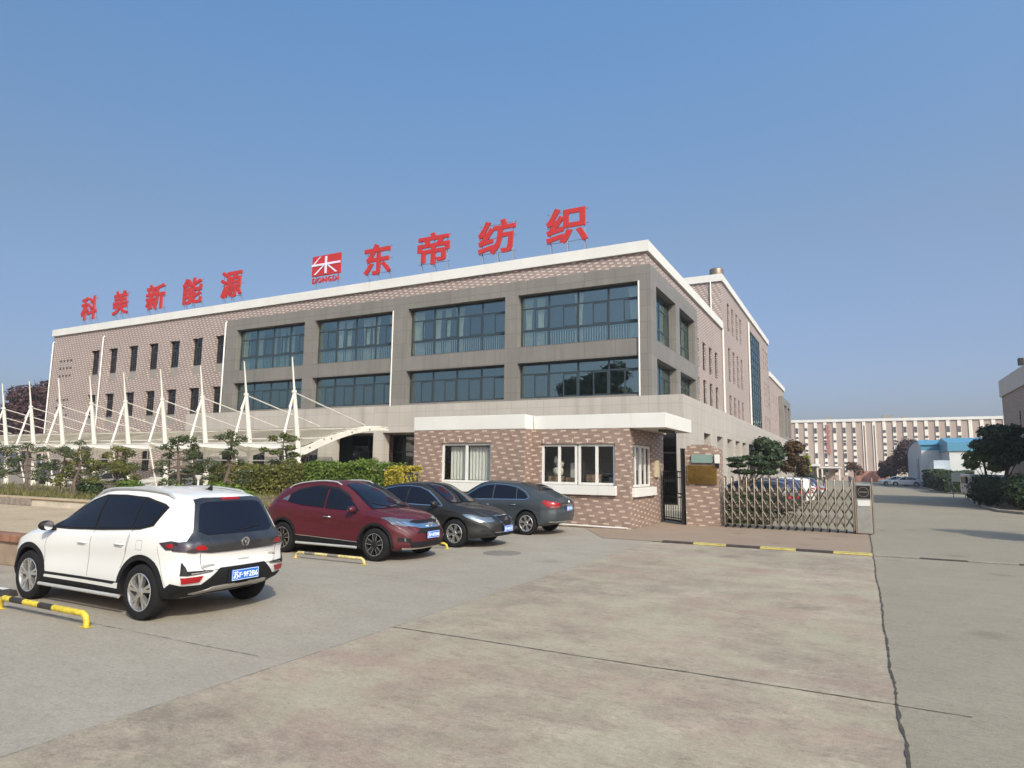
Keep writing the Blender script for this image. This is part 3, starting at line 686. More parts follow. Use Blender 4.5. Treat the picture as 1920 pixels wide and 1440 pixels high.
# upright lintel bricks
mat("pale_tile", (.5, .42, .34), .6)
for x in [-10.35+.58*k for k in range(6)]: l_ = MB(); l_.box(x, x+.05, 22.142, 22.152, 2.98, 3.12); l_.build("lintel_brick", MATS["pale_tile"], GH)
for x in (-14.3, -13.6, -12.9): l_ = MB(); l_.box(x, x+.05, 21.492, 21.502, 3.0, 3.14); l_.build("lintel_brick", MATS["pale_tile"], GH)
m_ = MB(); m_.tube([(-10.6, 22.05, .07), (-7.1, 22.05, .04)], .03, 8); m_.build("base_pipe", WPIPE, GH, smooth=50)
m_ = MB(); m_.box(-7.028, -6.93, 25.2, 25.62, 1.75, 2.4); m_.build("sunlit_patch", mat("sunlit_patch_olive", (.42, .37, .24), .6), GH, bevel=.01)  # pale raised panel paints in the sunlit patch of the side wall
m_ = MB(); m_.box(-6.3, -6.0, 23.2, 24.4, 3.40, 3.47); m_.build("ceiling_light", INDARK, GH)
# things inside, seen through the right hand window
def crate(x, y, z, sx, sy, sz, m, label, cat, name, rz=0.):
    t = empty(name, (x, y, z), label, cat)
    mb = MB(); mb.box(x-sx/2, x+sx/2, y-sy/2, y+sy/2, z, z+sz); mb.build("box", m, t, bevel=.008)
    mb = MB(); mb.box(x-.03, x+.03, y-sy/2-.002, y+sy/2+.002, z-.0, z+sz+.003); mb.build("tape_strip", m, t)
    t.rotation_euler.z = rz; return t
CARD = mat("brown_cardboard", (.36, .25, .15), .9, var=.12)
tb = empty("office_desk", (-8.9, 22.95, 0), "long wooden desk behind the right front window of the gatehouse", "desk")
m_ = MB(); m_.box(-10.3, -7.6, 22.6, 23.3, 1.36, 1.41); m_.build("desk_top", mat("desk_wood", (.3, .2, .12), .6), tb)
for x in (-10.2, -7.7):
    for y in (22.66, 23.24): m_ = MB(); m_.box(x-.03, x+.03, y-.03, y+.03, .05, 1.36); m_.build("leg", IRON, tb)
crate(-10.05, 22.75, 1.412, .55, .3, .34, CARD, "low brown carton under the white sack behind the gatehouse window", "carton", "cardboard_box")
crate(-9.42, 22.75, 1.412, .40, .3, .30, CARD, "small brown carton beside the leaning board behind the gatehouse window", "carton", "cardboard_box")
crate(-8.55, 22.75, 1.412, .5, .3, .42, CARD, "open brown carton behind the third pane of the gatehouse window", "carton", "cardboard_box", .1)
crate(-7.8, 22.75, 1.412, .32, .22, .34, GREYP, "small grey box behind the last pane of the gatehouse window", "box", "grey_box")
m_ = MB(); m_.ico((-10.0, 22.8, 1.92), .22, (1, .7, .9), .2, 2); m_.ico((-9.93, 22.82, 2.18), .15, (1.1, .7, .9), .3, 2); m_.ico((-10.12, 22.85, 2.35), .10, (.8, .7, 1.3), .3, 2); tag(m_.build("plastic_sack", CURT, smooth=60), "crumpled pale sack standing on cartons behind the gatehouse window", "sack")
m_ = MB(); m_.box(-9.58, -9.22, 22.97, 23.03, 1.42, 2.25); tag(m_.build("white_board", CAP), "small white panel standing on the desk behind the gatehouse window", "board")
m_ = MB(); m_.box(-9.2, -9.1, 22.9, 22.94, 1.412, 2.35); m_.box(-9.05, -9.0, 22.9, 22.94, 1.412, 2.3); m_.box(-9.098, -9.052, 22.905, 22.935, 2.2, 2.28); tag(m_.build("leaning_ladder", STEEL), "narrow grey metal rack upright behind the gatehouse window", "rack")
m_ = MB(); m_.box(-8.3, -7.9, 23.0, 23.03, 1.6, 1.95); m_.box(-8.03, -7.97, 23.03, 23.06, 1.412, 1.6); m_.box(-8.1, -7.9, 22.98, 23.1, 1.412, 1.425); tag(m_.build("computer_monitor", INDARK), "black monitor on the desk behind the gatehouse window", "monitor")

# ---------------------------------------------------------------- gate pillar, gates
GP = empty("gate_pillar", (-5.2, 25.5, 0), "square brick gate pillar with a brass plaque beside the sliding gate", "gate pillar")
m_ = MB(); m_.box(-5.82, -4.6, 25.16, 26.0, 0, 2.84); m_.box(-5.76, -4.84, 25.2, 25.96, 2.84, 2.95); m_.box(-5.62, -4.98, 25.24, 25.92, 2.95, 3.0); m_.build("shaft", GBRICK, GP)
m_ = MB(); m_.box(-5.73, -4.66, 25.07, 25.155, 1.54, 2.22); m_.build("plaque", GOLD, GP, bevel=.012)
m_ = MB(); m_.box(-5.58, -4.80, 25.09, 25.155, 2.31, 2.62); o = m_.build("name_board", TEAL, GP, bevel=.01)
m_ = MB(); m_.box(-4.72, -4.55, 25.02, 25.155, 2.30, 2.62); m_.build("card_reader", CAP, GP, bevel=.01)
m_ = MB(); m_.box(-4.70, -4.57, 25.03, 25.155, 2.14, 2.28); m_.build("reader_box", CLAD, GP, bevel=.01)
t = empty("gate_post", (-6.0, 25.3, 0), "tall narrow dark steel post left of the brick gate pillar", "post")
m_ = MB(); m_.box(-6.02, -5.88, 25.25, 25.4, 0, 2.84); m_.build("shaft", IRON, t, bevel=.005); m_ = MB(); m_.box(-6.03, -5.87, 25.24, 25.41, 2.842, 2.86); m_.build("cap", IRON, t)
# pedestrian gate leaf
PG = empty("pedestrian_gate", (-7.0, 26.45, 0), "narrow black iron pedestrian gate between the gatehouse and the brick pillar", "gate")
A = Vector((-7.0, 26.5, 0)); Bv = Vector((-6.0, 25.42, 0)); dv = (Bv-A); Ln = dv.length; dv.normalize()
def gp(s_, z): q = A+dv*s_; return (q.x, q.y, z)
m_ = MB()
for z, rr in ((.1, .035), (.2, .02), (1.0, .02), (1.15, .02), (1.75, .02), (1.98, .025)): m_.tube([gp(0, z), gp(Ln, z)], rr, 6)
for s_ in (0, Ln): m_.tube([gp(s_, .03), gp(s_, 2.0)], .03, 6)
m_.build("gate_frame", IRON, PG)
n = 8
for k in range(1, n):
    m_ = MB(); m_.tube([gp(Ln*k/n, .1), gp(Ln*k/n, 1.98)], .013, 6); m_.build("bar", IRON, PG)
m_ = MB(); q = gp(Ln*.86, 1.07); m_.ico(q, .1, (1, .3, .7), .15); m_.build("lock", CHROME, PG)
# folding (retractable) gate
FG = empty("folding_gate", (-2.3, 25.3, 0), "stainless steel folding gate of scissor bars closing the left half of the driveway", "folding gate")
x0, x1, n = -4.42, -.26, 17; ya, yb = 25.12, 25.52; zh = 1.84
for k in range(n):
    x = x0+(x1-x0)*k/(n-1); m_ = MB()
    pts = [(x, ya, .06), (x, ya, zh-.1)]+[(x, (ya+yb)/2-(yb-ya)/2*math.cos(a), zh-.1+.1*math.sin(a)) for a in [math.pi*i/6 for i in range(1, 6)]]+[(x, yb, zh-.1), (x, yb, .06)]
    m_.tube(pts, .023, 8); ho = m_.build("hoop", STEEL, FG, smooth=50)
    [MB().lathe([(0, -.02), (.05, -.02), (.05, .02), (0, .02)], (x+.035, y_, .055), 'x', 10).build("wheel", TYRE, ho) for y_ in (ya, yb)]
for yy in (ya+.03, (ya+yb)/2, yb-.03):
    m_ = MB(); st = (x1-x0)/(n-1)
    for k in range(n-1):
        a = x0+k*st
        for lo, hi in ((.18, .62), (.62, 1.06), (1.06, 1.50)):
            m_.tube([(a, yy, lo), (a+st, yy, hi)], .020, 5); m_.tube([(a, yy+.012, hi), (a+st, yy+.012, lo)], .020, 5)
        
    m_.build("scissor_bars", DSTEEL, FG)
m_ = MB()
for x in (-.19, .33):
    for y in (25.1, 25.56): m_.tube([(x, y, .03), (x, y, 1.86)], .03, 8)
m_.build("end_posts", STEEL, FG, smooth=50)
m_ = MB(); m_.box(-.155, .30, 25.08, 25.58, .03, 1.66); m_.build("drive_cabinet", mat("pale_stainless_sheet", (.42, .41, .37), .35, .7, var=.12, scale=5), FG, bevel=.012)
m_ = MB(); m_.box(-.13, .275, 25.06, 25.077, 1.18, 1.60, 0); dp_ = m_.build("display_panel", IRON, FG)
m_ = MB(); c_ = (.072, 25.055, 1.39)
m_.lathe([(.15, 0), (.15, -.006), (.165, -.006), (.165, 0)], c_, 'y', 32); m_.box(-.05, .195, 25.05, 25.056, 1.375, 1.405); m_.build("emblem", STEEL, dp_)
m_ = MB(); m_.box(-.11, .255, 25.06, 25.077, .93, 1.12, 0); m_.build("notice", CAP, FG)
# ---------------------------------------------------------------- cars
def hinterp(pts, x):
    """monotone cubic interpolation through pts sorted by x"""
    pts = sorted(pts); n = len(pts)
    if x <= pts[0][0]: return pts[0][1]
    if x >= pts[-1][0]: return pts[-1][1]
    d = [(pts[i+1][1]-pts[i][1])/(pts[i+1][0]-pts[i][0]) for i in range(n-1)]
    m = [d[0]]+[0 if d[i-1]*d[i] <= 0 else 2*d[i-1]*d[i]/(d[i-1]+d[i]) for i in range(1, n-1)]+[d[-1]]
    for i in range(n-1):
        if x <= pts[i+1][0]:
            h = pts[i+1][0]-pts[i][0]; t = (x-pts[i][0])/h
            return (2*t**3-3*t*t+1)*pts[i][1]+(t**3-2*t*t+t)*h*m[i]+(-2*t**3+3*t*t)*pts[i+1][1]+(t**3-t*t)*h*m[i+1]
def paint(name, col, metal=.0, rough=.3, coat=.8, dirt=.04):
    m, t, b = base_mat(name)
    tc = t.node("ShaderNodeTexCoord"); f = t.ramp(t.noise(tc.outputs["Object"], 2.2, 6, .6), .35, .7)
    f2 = t.noise(tc.outputs["Object"], 400, 2)
    c = t.mix(t.m('MULTIPLY', f, dirt*2), col, (.30, .27, .22))
    if metal: c = t.mix(t.m('MULTIPLY', f2, .25), c, tuple(min(1, k*1.7+.01) for k in col))
    t.link(c, b.inputs["Base Color"]); b.inputs["Metallic"].default_value = metal
    t.link(t.ramp(f, 0, 1, rough, rough+.12), b.inputs["Roughness"])
    b.inputs["Coat Weight"].default_value = coat; b.inputs["Coat Roughness"].default_value = .03
    return m
PWHITE = paint("pearl_white_paint", (.64, .63, .60), 0, .35, .6, .015)
PRED = paint("dark_red_metallic_paint", (.062, .0004, .0045), .0, .5, .4, .0)
PBROWN = paint("brown_grey_metallic_paint", (.0065, .006, .0058), .0, .55, .35, .004)
PBLUEG = paint("blue_grey_metallic_paint", (.024, .031, .036), .0, .5, .5, .006)
PNAVY = paint("navy_paint", (.02, .025, .07), .3, .3, .8)
PBLACK = paint("black_car_paint", (.012, .012, .014), .1, .25, .9)
PSILV = paint("silver_car_paint", (.40, .41, .42), .6, .35, .6)

def car_body(S):
    xs = []; L0, L1 = S['x0'], S['x1']
    n = 64
    for i in range(n+1):
        t = i/n; t = .5-.5*math.cos(math.pi*t)*(.55+.45*1) if False else t
        xs.append(t)
    # denser near the ends and along the windscreens
    def warp(t): return t+.055*math.sin(2*math.pi*t)*-1
    xs = [L0+(L1-L0)*min(1, max(0, warp(t))) for t in xs]; xs[0] = L0; xs[-1] = L1
    secs = []
    for x in xs:
        zb, zs, zc, w, wr = (hinterp(S[k], x) for k in ('zb', 'zs', 'zc', 'w', 'wr'))
        zc = max(zc, zs+.02); h = zc-zs; q = min(1., h/.3)
        ze = zc-(.022+.045*q); lw = w-.045-.03*q
        hz = zs-zb
        # control points (y, z) of half section
        cp = [(0, zb), (.45*w, zb), (.80*w, zb+.004), (.94*w, zb+.035), (.988*w, zb+.12*hz+.03), (w, zb+.33*hz), (w*.985+.0, zb+.58*hz), (w*.995, zb+.78*hz), (w*.975, zs-.045), (lw+.028, zs-.008), (lw, zs+.012*q+.002)]
        for s_ in (.25, .5, .75):
            bulge = .018*q*math.sin(math.pi*s_)
            cp.append((lw+(wr+.02-lw)*s_+bulge, zs+.012*q+.002+(ze-.03*q-zs)*s_))
        cp += [(wr+.012, ze-.03*q), (wr-.015, ze-.004), (wr-.06, ze+(zc-ze)*.45), (.66*wr, zc-.3*(zc-ze)), (.33*wr, zc-.07*(zc-ze)), (0, zc)]
        # catmull subdivision
        out = []
        for i in range(len(cp)-1):
            p0 = cp[max(i-1, 0)]; p1 = cp[i]; p2 = cp[i+1]; p3 = cp[min(i+2, len(cp)-1)]
            if i == 0: p0 = (-p2[0], p2[1])
            if i == len(cp)-2: p3 = (-p1[0], p1[1])
            for k in range(3):
                t = k/3
                out.append(tuple(max(0 if a == 0 else -9, .5*((2*p1[a])+(-p0[a]+p2[a])*t+(2*p0[a]-5*p1[a]+4*p2[a]-p3[a])*t*t+(-p0[a]+3*p1[a]-3*p2[a]+p3[a])*t**3)) for a in (0, 1)))
        out.append(cp[-1]); secs.append(out)
    m = len(secs[0]); vs = []; fs = []
    def defo(x, y, z):
        # plan and profile curvature of the two ends
        wx = S['W']/2
        for end, sg in ((L1, 1), (L0, -1)):
            d = abs(end-x)
            if d < .8:
                k = (1-d/.8)**1.5; c = S['curve_f'] if sg > 0 else S['curve_r']
                x = x-sg*k*c*(abs(y)/wx)**2.6
                pr = S['prof_f'] if sg > 0 else S['prof_r']
                x = x+sg*k*hinterp(pr, z)
        # body side character line, wheel arch flare
        return (x, y, z)
    ring = []
    for i, x in enumerate(xs):
        row = []
        for j in range(m): row.append(len(vs)); y, z = secs[i][j]; vs.append(defo(x, y, z))
        rowm = [row[0]]
        for j in range(1, m-1): rowm.append(len(vs)); y, z = secs[i][j]; vs.append(defo(x, -y, z))
        rowm.append(row[-1]); ring.append((row, rowm))
    for i in range(len(xs)-1):
        a, am = ring[i]; b, bm_ = ring[i+1]
        for j in range(m-1):
            fs.append((a[j], b[j], b[j+1], a[j+1])); fs.append((am[j], am[j+1], bm_[j+1], bm_[j]))
    for i in (0, len(xs)-1):
        row, rowm = ring[i]; K = 10; grid = []
        for j in range(m):
            if j in (0, m-1): grid.append([row[j]]*(K+1)); continue
            y, z = secs[i][j]; r = [rowm[j]]
            for k in range(1, K): yy = -y+2*y*k/K; r.append(len(vs)); vs.append(defo(xs[i], yy, z))
            r.append(row[j]); grid.append(r)
        for j in range(m-1):
            for k in range(K):
                q = []
                for v in (grid[j][k], grid[j][k+1], grid[j+1][k+1], grid[j+1][k]):
                    if v not in q: q.append(v)
                if len(q) > 2: fs.append(tuple(q) if i == 0 else tuple(reversed(q)))
    return vs, fs

class Car:
    def __init__(s, S, name, label, cat="car", group="cars parked on the forecourt"):
        s.S = S; s.root = empty(name, (0, 0, 0), label, cat, group)
        s.vs, s.fs = car_body(S)
        s.bvh = BVHTree.FromPolygons([Vector(v) for v in s.vs], s.fs)
        mb = MB(); mb.add(s.vs, s.fs)
        o = mb.build("body", [S['paint'], CLAD], s.root, smooth=38)
        r = S['R']
        for ax in (S['fa'], S['ra']):
            c = MB(); c.lathe([(0, -1.3), (r+.055, -1.3), (r+.055, 1.3), (0, 1.3)], (ax, 0, r+.005), 'y', 40, mi=1)
            # keep the middle of the car: two short drums
            c = MB()
            for sg in (-1, 1):
                y0, y1 = sg*(S['W']/2-.34), sg*(S['W']/2+.2)
                c.lathe([(0, y0), (r+.055, y0), (r+.055, y1), (0, y1)] if sg > 0 else [(0, y1), (r+.055, y1), (r+.055, y0), (0, y0)], (ax, 0, r+.005), 'y', 40, mi=1)
            k = c.build("cut", [CLAD, CLAD]); bm = bmesh.new(); bm.from_mesh(k.data); bmesh.ops.remove_doubles(bm, verts=bm.verts, dist=1e-5); bmesh.ops.recalc_face_normals(bm, faces=bm.faces); bm.to_mesh(k.data); bm.free()
            md = o.modifiers.new("b", 'BOOLEAN'); md.operation = 'DIFFERENCE'; md.solver = 'EXACT'; md.object = k
            dg = bpy.context.evaluated_depsgraph_get(); dg.update()
            me = bpy.data.meshes.new_from_object(o.evaluated_get(dg)); o.modifiers.clear(); old = o.data; o.data = me; me.name = "body"
            bpy.data.meshes.remove(old); bpy.data.objects.remove(k)
        o.data.set_sharp_from_angle(angle=R(38))
        s.body = o
        for ax, f in ((S['fa'], 1), (S['ra'], 0)):
            for sg in (1, -1): s.wheel(ax, sg, r)
    def proj(s, axis, p, off):
        """project 2D point to the body along axis; off = outward offset"""
        if axis[0] == 'y':
            sg = 1 if axis[1] == '+' else -1; o = Vector((p[0], 3*sg, p[1])); d = Vector((0, -sg, 0))
        elif axis[0] == 'x':
            sg = 1 if axis[1] == '+' else -1; o = Vector((6*sg, p[0], p[1])); d = Vector((-sg, 0, 0))
        else: o = Vector((p[0], p[1], 4)); d = Vector((0, 0, -1)); sg = 1
        h = s.bvh.ray_cast(o, d)
        if h[0] is None:
            h = s.bvh.find_nearest(Vector((p[0], s.S['W']/2*sg, p[1])) if axis[0] == 'y' else (Vector(((s.S['x1'] if sg > 0 else s.S['x0']), p[0], p[1])) if axis[0] == 'x' else Vector((p[0], p[1], 1.3))))
            if h[0] is None: return None
        nrm = h[1]
        if nrm.dot(d) > 0: nrm = -nrm
        return h[0]+nrm*off, nrm
    def patch(s, name, axis, outline, m, off=.004, step=.05, parent=None, thick=.012, both=True, smooth=40):
        """thin panel following the body surface inside the outline"""
        sides = ['y+', 'y-'] if axis == 'y' else [axis]
        res = []
        for ax in sides:
            bm = bmesh.new(); vs = [bm.verts.new((p[0], p[1], 0)) for p in outline]; bm.faces.new(vs)
            if bm.faces[:][0].normal.z < 0: bmesh.ops.reverse_faces(bm, faces=bm.faces)
            us = [p[0] for p in outline]; ws = [p[1] for p in outline]
            for lo, hi, nn in ((min(us), max(us), (1, 0, 0)), (min(ws), max(ws), (0, 1, 0))):
                k = int((hi-lo)/step)
                for i in range(1, k+1):
                    c = lo+(hi-lo)*i/(k+1); co = (c, 0, 0) if nn[0] else (0, c, 0)
                    bmesh.ops.bisect_plane(bm, geom=bm.verts[:]+bm.edges[:]+bm.faces[:], plane_co=co, plane_no=nn)
            off = off*.6+.007
            bmesh.ops.triangulate(bm, faces=[f for f in bm.faces if len(f.verts) > 4])
            bm.normal_update(); ok = True; inner = {}
            bnd = [e for e in bm.edges if len(e.link_faces) == 1]
            pos = {}
            for v in bm.verts:
                h = s.proj(ax, (v.co.x, v.co.y), off); pos[v] = h
            mbv = []; idx = {}
            for v in bm.verts: idx[v] = len(mbv); mbv.append(tuple(pos[v][0]))
            fs = [tuple(idx[v] for v in f.verts) for f in bm.faces]
            for e in bnd:
                q = []
                for v in e.verts:
                    if v not in inner: inner[v] = len(mbv); mbv.append(tuple(pos[v][0]-pos[v][1]*thick))
                a, b = e.verts; fs.append((idx[a], idx[b], inner[b], inner[a]))
            bm.free()
            mb = MB(); mb.add(mbv, fs); res.append(mb.build(name, m, parent or s.root, smooth=smooth))
        return res
    def line(s, name, axis, pts, m, w=.007, off=.0015, parent=None):
        """narrow strip along a polyline on the body"""
        P = []
        for a, b in zip(pts, pts[1:]):
            n = max(1, int(math.dist(a, b)/.05))
            for i in range(n): P.append((a[0]+(b[0]-a[0])*i/n, a[1]+(b[1]-a[1])*i/n))
        P.append(pts[-1])
        for ax in (['y+', 'y-'] if axis == 'y' else [axis]):
            mb = MB(); L = []
            for i, p in enumerate(P):
                q = P[min(i+1, len(P)-1)]; o = P[max(i-1, 0)]; dx, dy = q[0]-o[0], q[1]-o[1]; l = math.hypot(dx, dy) or 1
                A_ = s.proj(ax, (p[0]-dy/l*w/2, p[1]+dx/l*w/2), off)[0]; B_ = s.proj(ax, (p[0]+dy/l*w/2, p[1]-dx/l*w/2), off)[0]; L.append((A_, B_))
            for a, b in zip(L, L[1:]): mb.quad(a[0], a[1], b[1], b[0])
            mb.build(name, m, parent or s.body)
    def wheel(s, ax, sg, r):
        W = s.S['W']/2-.015; c = (ax, sg*W, r); mb = MB()
        # tyre: outer face at y = sg*W, width .22
        def L(prof): return [(a, h*sg) for a, h in prof]
        rr = s.S['rim']; st = s.S.get('spokes', 5)
        t = mb.lathe(L([(rr-.01, -.21), (rr+.02, -.215), (r-.04, -.22), (r-.012, -.205), (r, -.18), (r, -.035), (r-.012, -.012), (r-.045, .002), (rr+.03, .0), (rr+.005, -.008), (rr-.012, -.02)]), c, 'y', 48)
        wt = mb.build("wheel", TYRE, s.root, smooth=35)
        mb = MB(); mb.lathe(L([(rr+.006, -.006), (rr-.002, -.001), (rr-.014, -.006), (rr-.022, -.03), (rr-.03, -.17)]), c, 'y', 48)
        hubr = .062; ds = -.03
        for k in range(st):
            a0 = 2*math.pi*(k+.25)/st
            prs = s.S.get('pair', .0)
            for da in ((-prs, prs) if prs else (0,)):
                a1 = a0+da; a2 = a0+da*1.6; w0, w1 = s.S.get('sw', (.026, .034))
                pts = []
                for (rad, ang, ww) in ((.03, a1, w0), (rr-.012, a2, w1)):
                    ca, sa = math.cos(ang), math.sin(ang)
                    for q in (-1, 1): pts.append((c[0]+rad*ca-q*ww*sa, rad*sa*1.0+c[2]+q*ww*ca))
                y0 = c[1]+sg*(ds+.012); y1 = c[1]+sg*(ds-.03); ye = c[1]+sg*(-.012)
                vs = [(pts[0][0], y0, pts[0][1]), (pts[1][0], y0, pts[1][1]), (pts[3][0], ye, pts[3][1]), (pts[2][0], ye, pts[2][1])]
                vs += [(x_, y1-(0), z_) for x_, _, z_ in vs]
                mb.add(vs, [(0, 1, 2, 3), (0, 4, 5, 1), (1, 5, 6, 2), (2, 6, 7, 3), (3, 7, 4, 0)])
        mb.lathe(L([(hubr, -.05), (hubr, -.02), (hubr-.012, -.012), (0, -.010)]), c, 'y', 20)
        rim = mb.build("rim", s.S['rimmat'], wt, smooth=30)
        if s.S.get('edge'):
            mb = MB()
            for k in range(st):
                a0 = 2*math.pi*(k+.25)/st
                for q in (-1, 1):
                    pts = []
                    for rad, off_ in ((.075, .026), (rr-.012, .052)):
                        for o2 in (0, .011): ca, sa = math.cos(a0), math.sin(a0); pts.append((c[0]+rad*ca-q*(off_+o2)*sa, c[1]+sg*(-.016 if rad < .1 else -.008), c[2]+rad*sa+q*(off_+o2)*ca))
                    mb.quad(pts[0], pts[1], pts[3], pts[2])
            mb.lathe(L([(rr+.004, -.003), (rr-.010, -.001)]), c, 'y', 48)
            mb.build("rim_edge", RIM, rim)
        mb = MB(); mb.lathe(L([(rr-.02, -.09), (.0, -.085)]), c, 'y', 32); mb.build("brake_disc", DRIM, wt)
    def mirror(s, x, y, z, m, m2=None):
        for sg in (1, -1):
            mb = MB(); mb.ico((x, sg*(y+.10), z), .105, (.62, 1.0, .68), 0, 3)
            o = mb.build("wing_mirror", m, s.root, smooth=60)
            k = MB(); k.box(x-.03, x+.025, sg*(y-.03), sg*(y+.05), z-.075, z-.03); k.build("mirror_arm", CLAD, o)
            k = MB(); k.lathe([(0, -.005), (.062, -.005), (.062, 0), (0, .0)], (x-.066, sg*(y+.10), z), 'x', 20); k.build("mirror_glass", CHROME, o)
    def plate(s, x, z, front, txt, w=.44, h=.14, y=0., tilt=0.):
        sg = 1 if front else -1
        mb = MB(); mb.box(x-.006, x+.006, y-w/2, y+w/2, z-h/2, z+h/2); o = mb.build("licence_plate", PLATE, s.root, bevel=.003)
        vs, fs = text_mb(txt, w*.9, h*.66, .004, .002); mb = MB()
        # text x->lateral: seen from outside it must read left to right
        mb.add([(x+sg*.0095+v[1], y+sg*(v[0]-w*.45), z-h*.33+v[2]) for v in vs], fs); mb.build("plate_number", PTXT, o)
        mb = MB(); e = .006; X = x+sg*.0075
        for (a, b, c_, d) in ((-w/2+.006, w/2-.006, h/2-.010, h/2-.005), (-w/2+.006, w/2-.006, -h/2+.005, -h/2+.010), (-w/2+.006, -w/2+.011, -h/2+.010, h/2-.010), (w/2-.011, w/2-.006, -h/2+.010, h/2-.010)):
            mb.quad((X, y+a, z+c_), (X, y+b, z+c_), (X, y+b, z+d), (X, y+a, z+d))
        mb.build("plate_border", PTXT, o)
    def handles(s, pts, m, ln=.2):
        for x, z in pts:
            for ax, sg in (('y+', 1), ('y-', -1)):
                a = s.proj(ax, (x-ln/2, z), .0)[0]; b = s.proj(ax, (x+ln/2, z), .0)[0]; mb = MB()
                mb.tube([a, a+Vector((.02, sg*.028, 0)), b+Vector((-.02, sg*.028, 0)), b], [.008, .013, .013, .008], 8); mb.build("door_handle", m, s.root, smooth=50)
    def place(s, x, y, rz, sc=(1, 1, 1)): s.root.location = (x, y, 0); s.root.rotation_euler = (0, 0, rz); s.root.scale = sc

def arc(cx, cz, r, a0, a1, n=14): return [(cx+r*math.cos(R(a0+(a1-a0)*i/n)), cz+r*math.sin(R(a0+(a1-a0)*i/n))) for i in range(n+1)]
def arch_outline(ax, r, g=.055, w=.065, low=.22):
    """ring shaped cladding around a wheel arch"""
    r0, r1 = r+g-.004, r+g+w; z0 = r+.005
    a_lo = -math.degrees(math.asin((z0-low)/r0)); b_lo = -math.degrees(math.asin(min(1, (z0-low)/r1)))
    return arc(ax, z0, r0, a_lo, 180-a_lo, 22)+list(reversed(arc(ax, z0, r1, b_lo, 180-b_lo, 22)))

# ---- white crossover (rear towards the camera)
S1 = dict(x0=-2.16, x1=2.16, W=1.84, R=.35, rim=.235, fa=1.325, ra=-1.325, paint=PWHITE, rimmat=RIM, spokes=5, pair=.10, sw=(.014, .022), curve_f=.30, curve_r=.20,
    zb=[(-2.16, .42), (-1.95, .34), (-1.7, .25), (1.7, .22), (2.0, .28), (2.16, .34)],
    zs=[(-2.16, .96), (-2.05, 1.02), (-1.8, 1.10), (-1.2, 1.10), (0, 1.04), (.9, .99), (1.4, .94), (1.9, .84), (2.1, .74), (2.16, .66)],
    zc=[(-2.16, 1.0), (-2.08, 1.10), (-1.93, 1.36), (-1.83, 1.52), (-1.70, 1.585), (-1.4, 1.625), (-.7, 1.665), (-.1, 1.66), (.3, 1.57), (.62, 1.40), (.95, 1.20), (1.15, 1.10), (1.5, 1.04), (1.9, .94), (2.08, .84), (2.16, .74)],
    w=[(-2.16, .80), (-2.0, .86), (-1.7, .905), (-1.2, .92), (0, .90), (1.2, .915), (1.7, .895), (2.0, .83), (2.16, .72)],
    wr=[(-2.16, .70), (-2.0, .68), (-1.75, .585), (-1.2, .615), (-.4, .62), (.2, .60), (.7, .62), (1.1, .70), (1.6, .72), (2.0, .62), (2.16, .5)],
    prof_f=[(.2, -.10), (.45, 0), (.7, 0), (.9, -.02), (1.1, 0)], prof_r=[(.25, -.13), (.42, -.02), (.60, .035), (.78, .0), (.90, .025), (1.0, .02), (1.1, 0), (1.3, 0)])
c = Car(S1, "parked_car", "white crossover seen from behind, nearest of the parked cars")
CLG = MATS["tinted_car_glass"]
dlo = [(1.02, 1.045), (.62, 1.28), (.28, 1.46), (-.05, 1.545), (-.5, 1.555), (-1.0, 1.535), (-1.42, 1.46), (-1.52, 1.42), (-1.40, 1.18), (-1.15, 1.125), (-.3, 1.075), (.5, 1.045)]
c.patch("window_surround", 'y', dlo, CLAD, .002, .05)
c.patch("door_window", 'y', [(.80, 1.075), (.55, 1.245), (.25, 1.41), (-.05, 1.505), (-.12, 1.505), (-.13, 1.10), (.3, 1.078)], CARGLASS, .013, .05)
c.patch("door_window", 'y', [(-.18, 1.10), (-.17, 1.51), (-.6, 1.525), (-.98, 1.50), (-1.0, 1.14), (-.6, 1.12)], CARGLASS, .013, .05)
c.patch("quarter_window", 'y', [(-1.04, 1.145), (-1.03, 1.495), (-1.35, 1.44), (-1.47, 1.395), (-1.37, 1.20), (-1.2, 1.16)], CARGLASS, .013, .05)
# windscreen and tailgate
c.patch("windscreen", 'z', [(.98, -.60), (.98, .60), (.12, .50), (.12, -.50)], CARGLASS, .014, .04)
c.patch("tailgate_panel", 'x-', [(-.53, 1.515), (-.40, 1.535), (.40, 1.535), (.53, 1.515), (.565, 1.42), (.66, 1.12), (.78, .99), (.74, .89), (.50, .865), (-.50, .865), (-.74, .89), (-.78, .99), (-.66, 1.12), (-.565, 1.42)], PBLACK, .014, .035)
c.patch("rear_window", 'x-', [(-.49, 1.455), (-.38, 1.485), (.38, 1.485), (.49, 1.455), (.55, 1.30), (.60, 1.12), (.50, 1.07), (-.50, 1.07), (-.60, 1.12), (-.55, 1.30)], CARGLASS, .019, .035)
c.patch("high_brake_light", 'x-', [(-.15, 1.505), (.15, 1.505), (.14, 1.53), (-.14, 1.53)], LAMPR, .024, .05)
if 0: c.patch("roof_spoiler", 'z', [(-1.58, -.56), (-1.80, -.54), (-1.83, -.3), (-1.83, .3), (-1.80, .54), (-1.58, .56)], PWHITE, .012, .06, thick=.03)
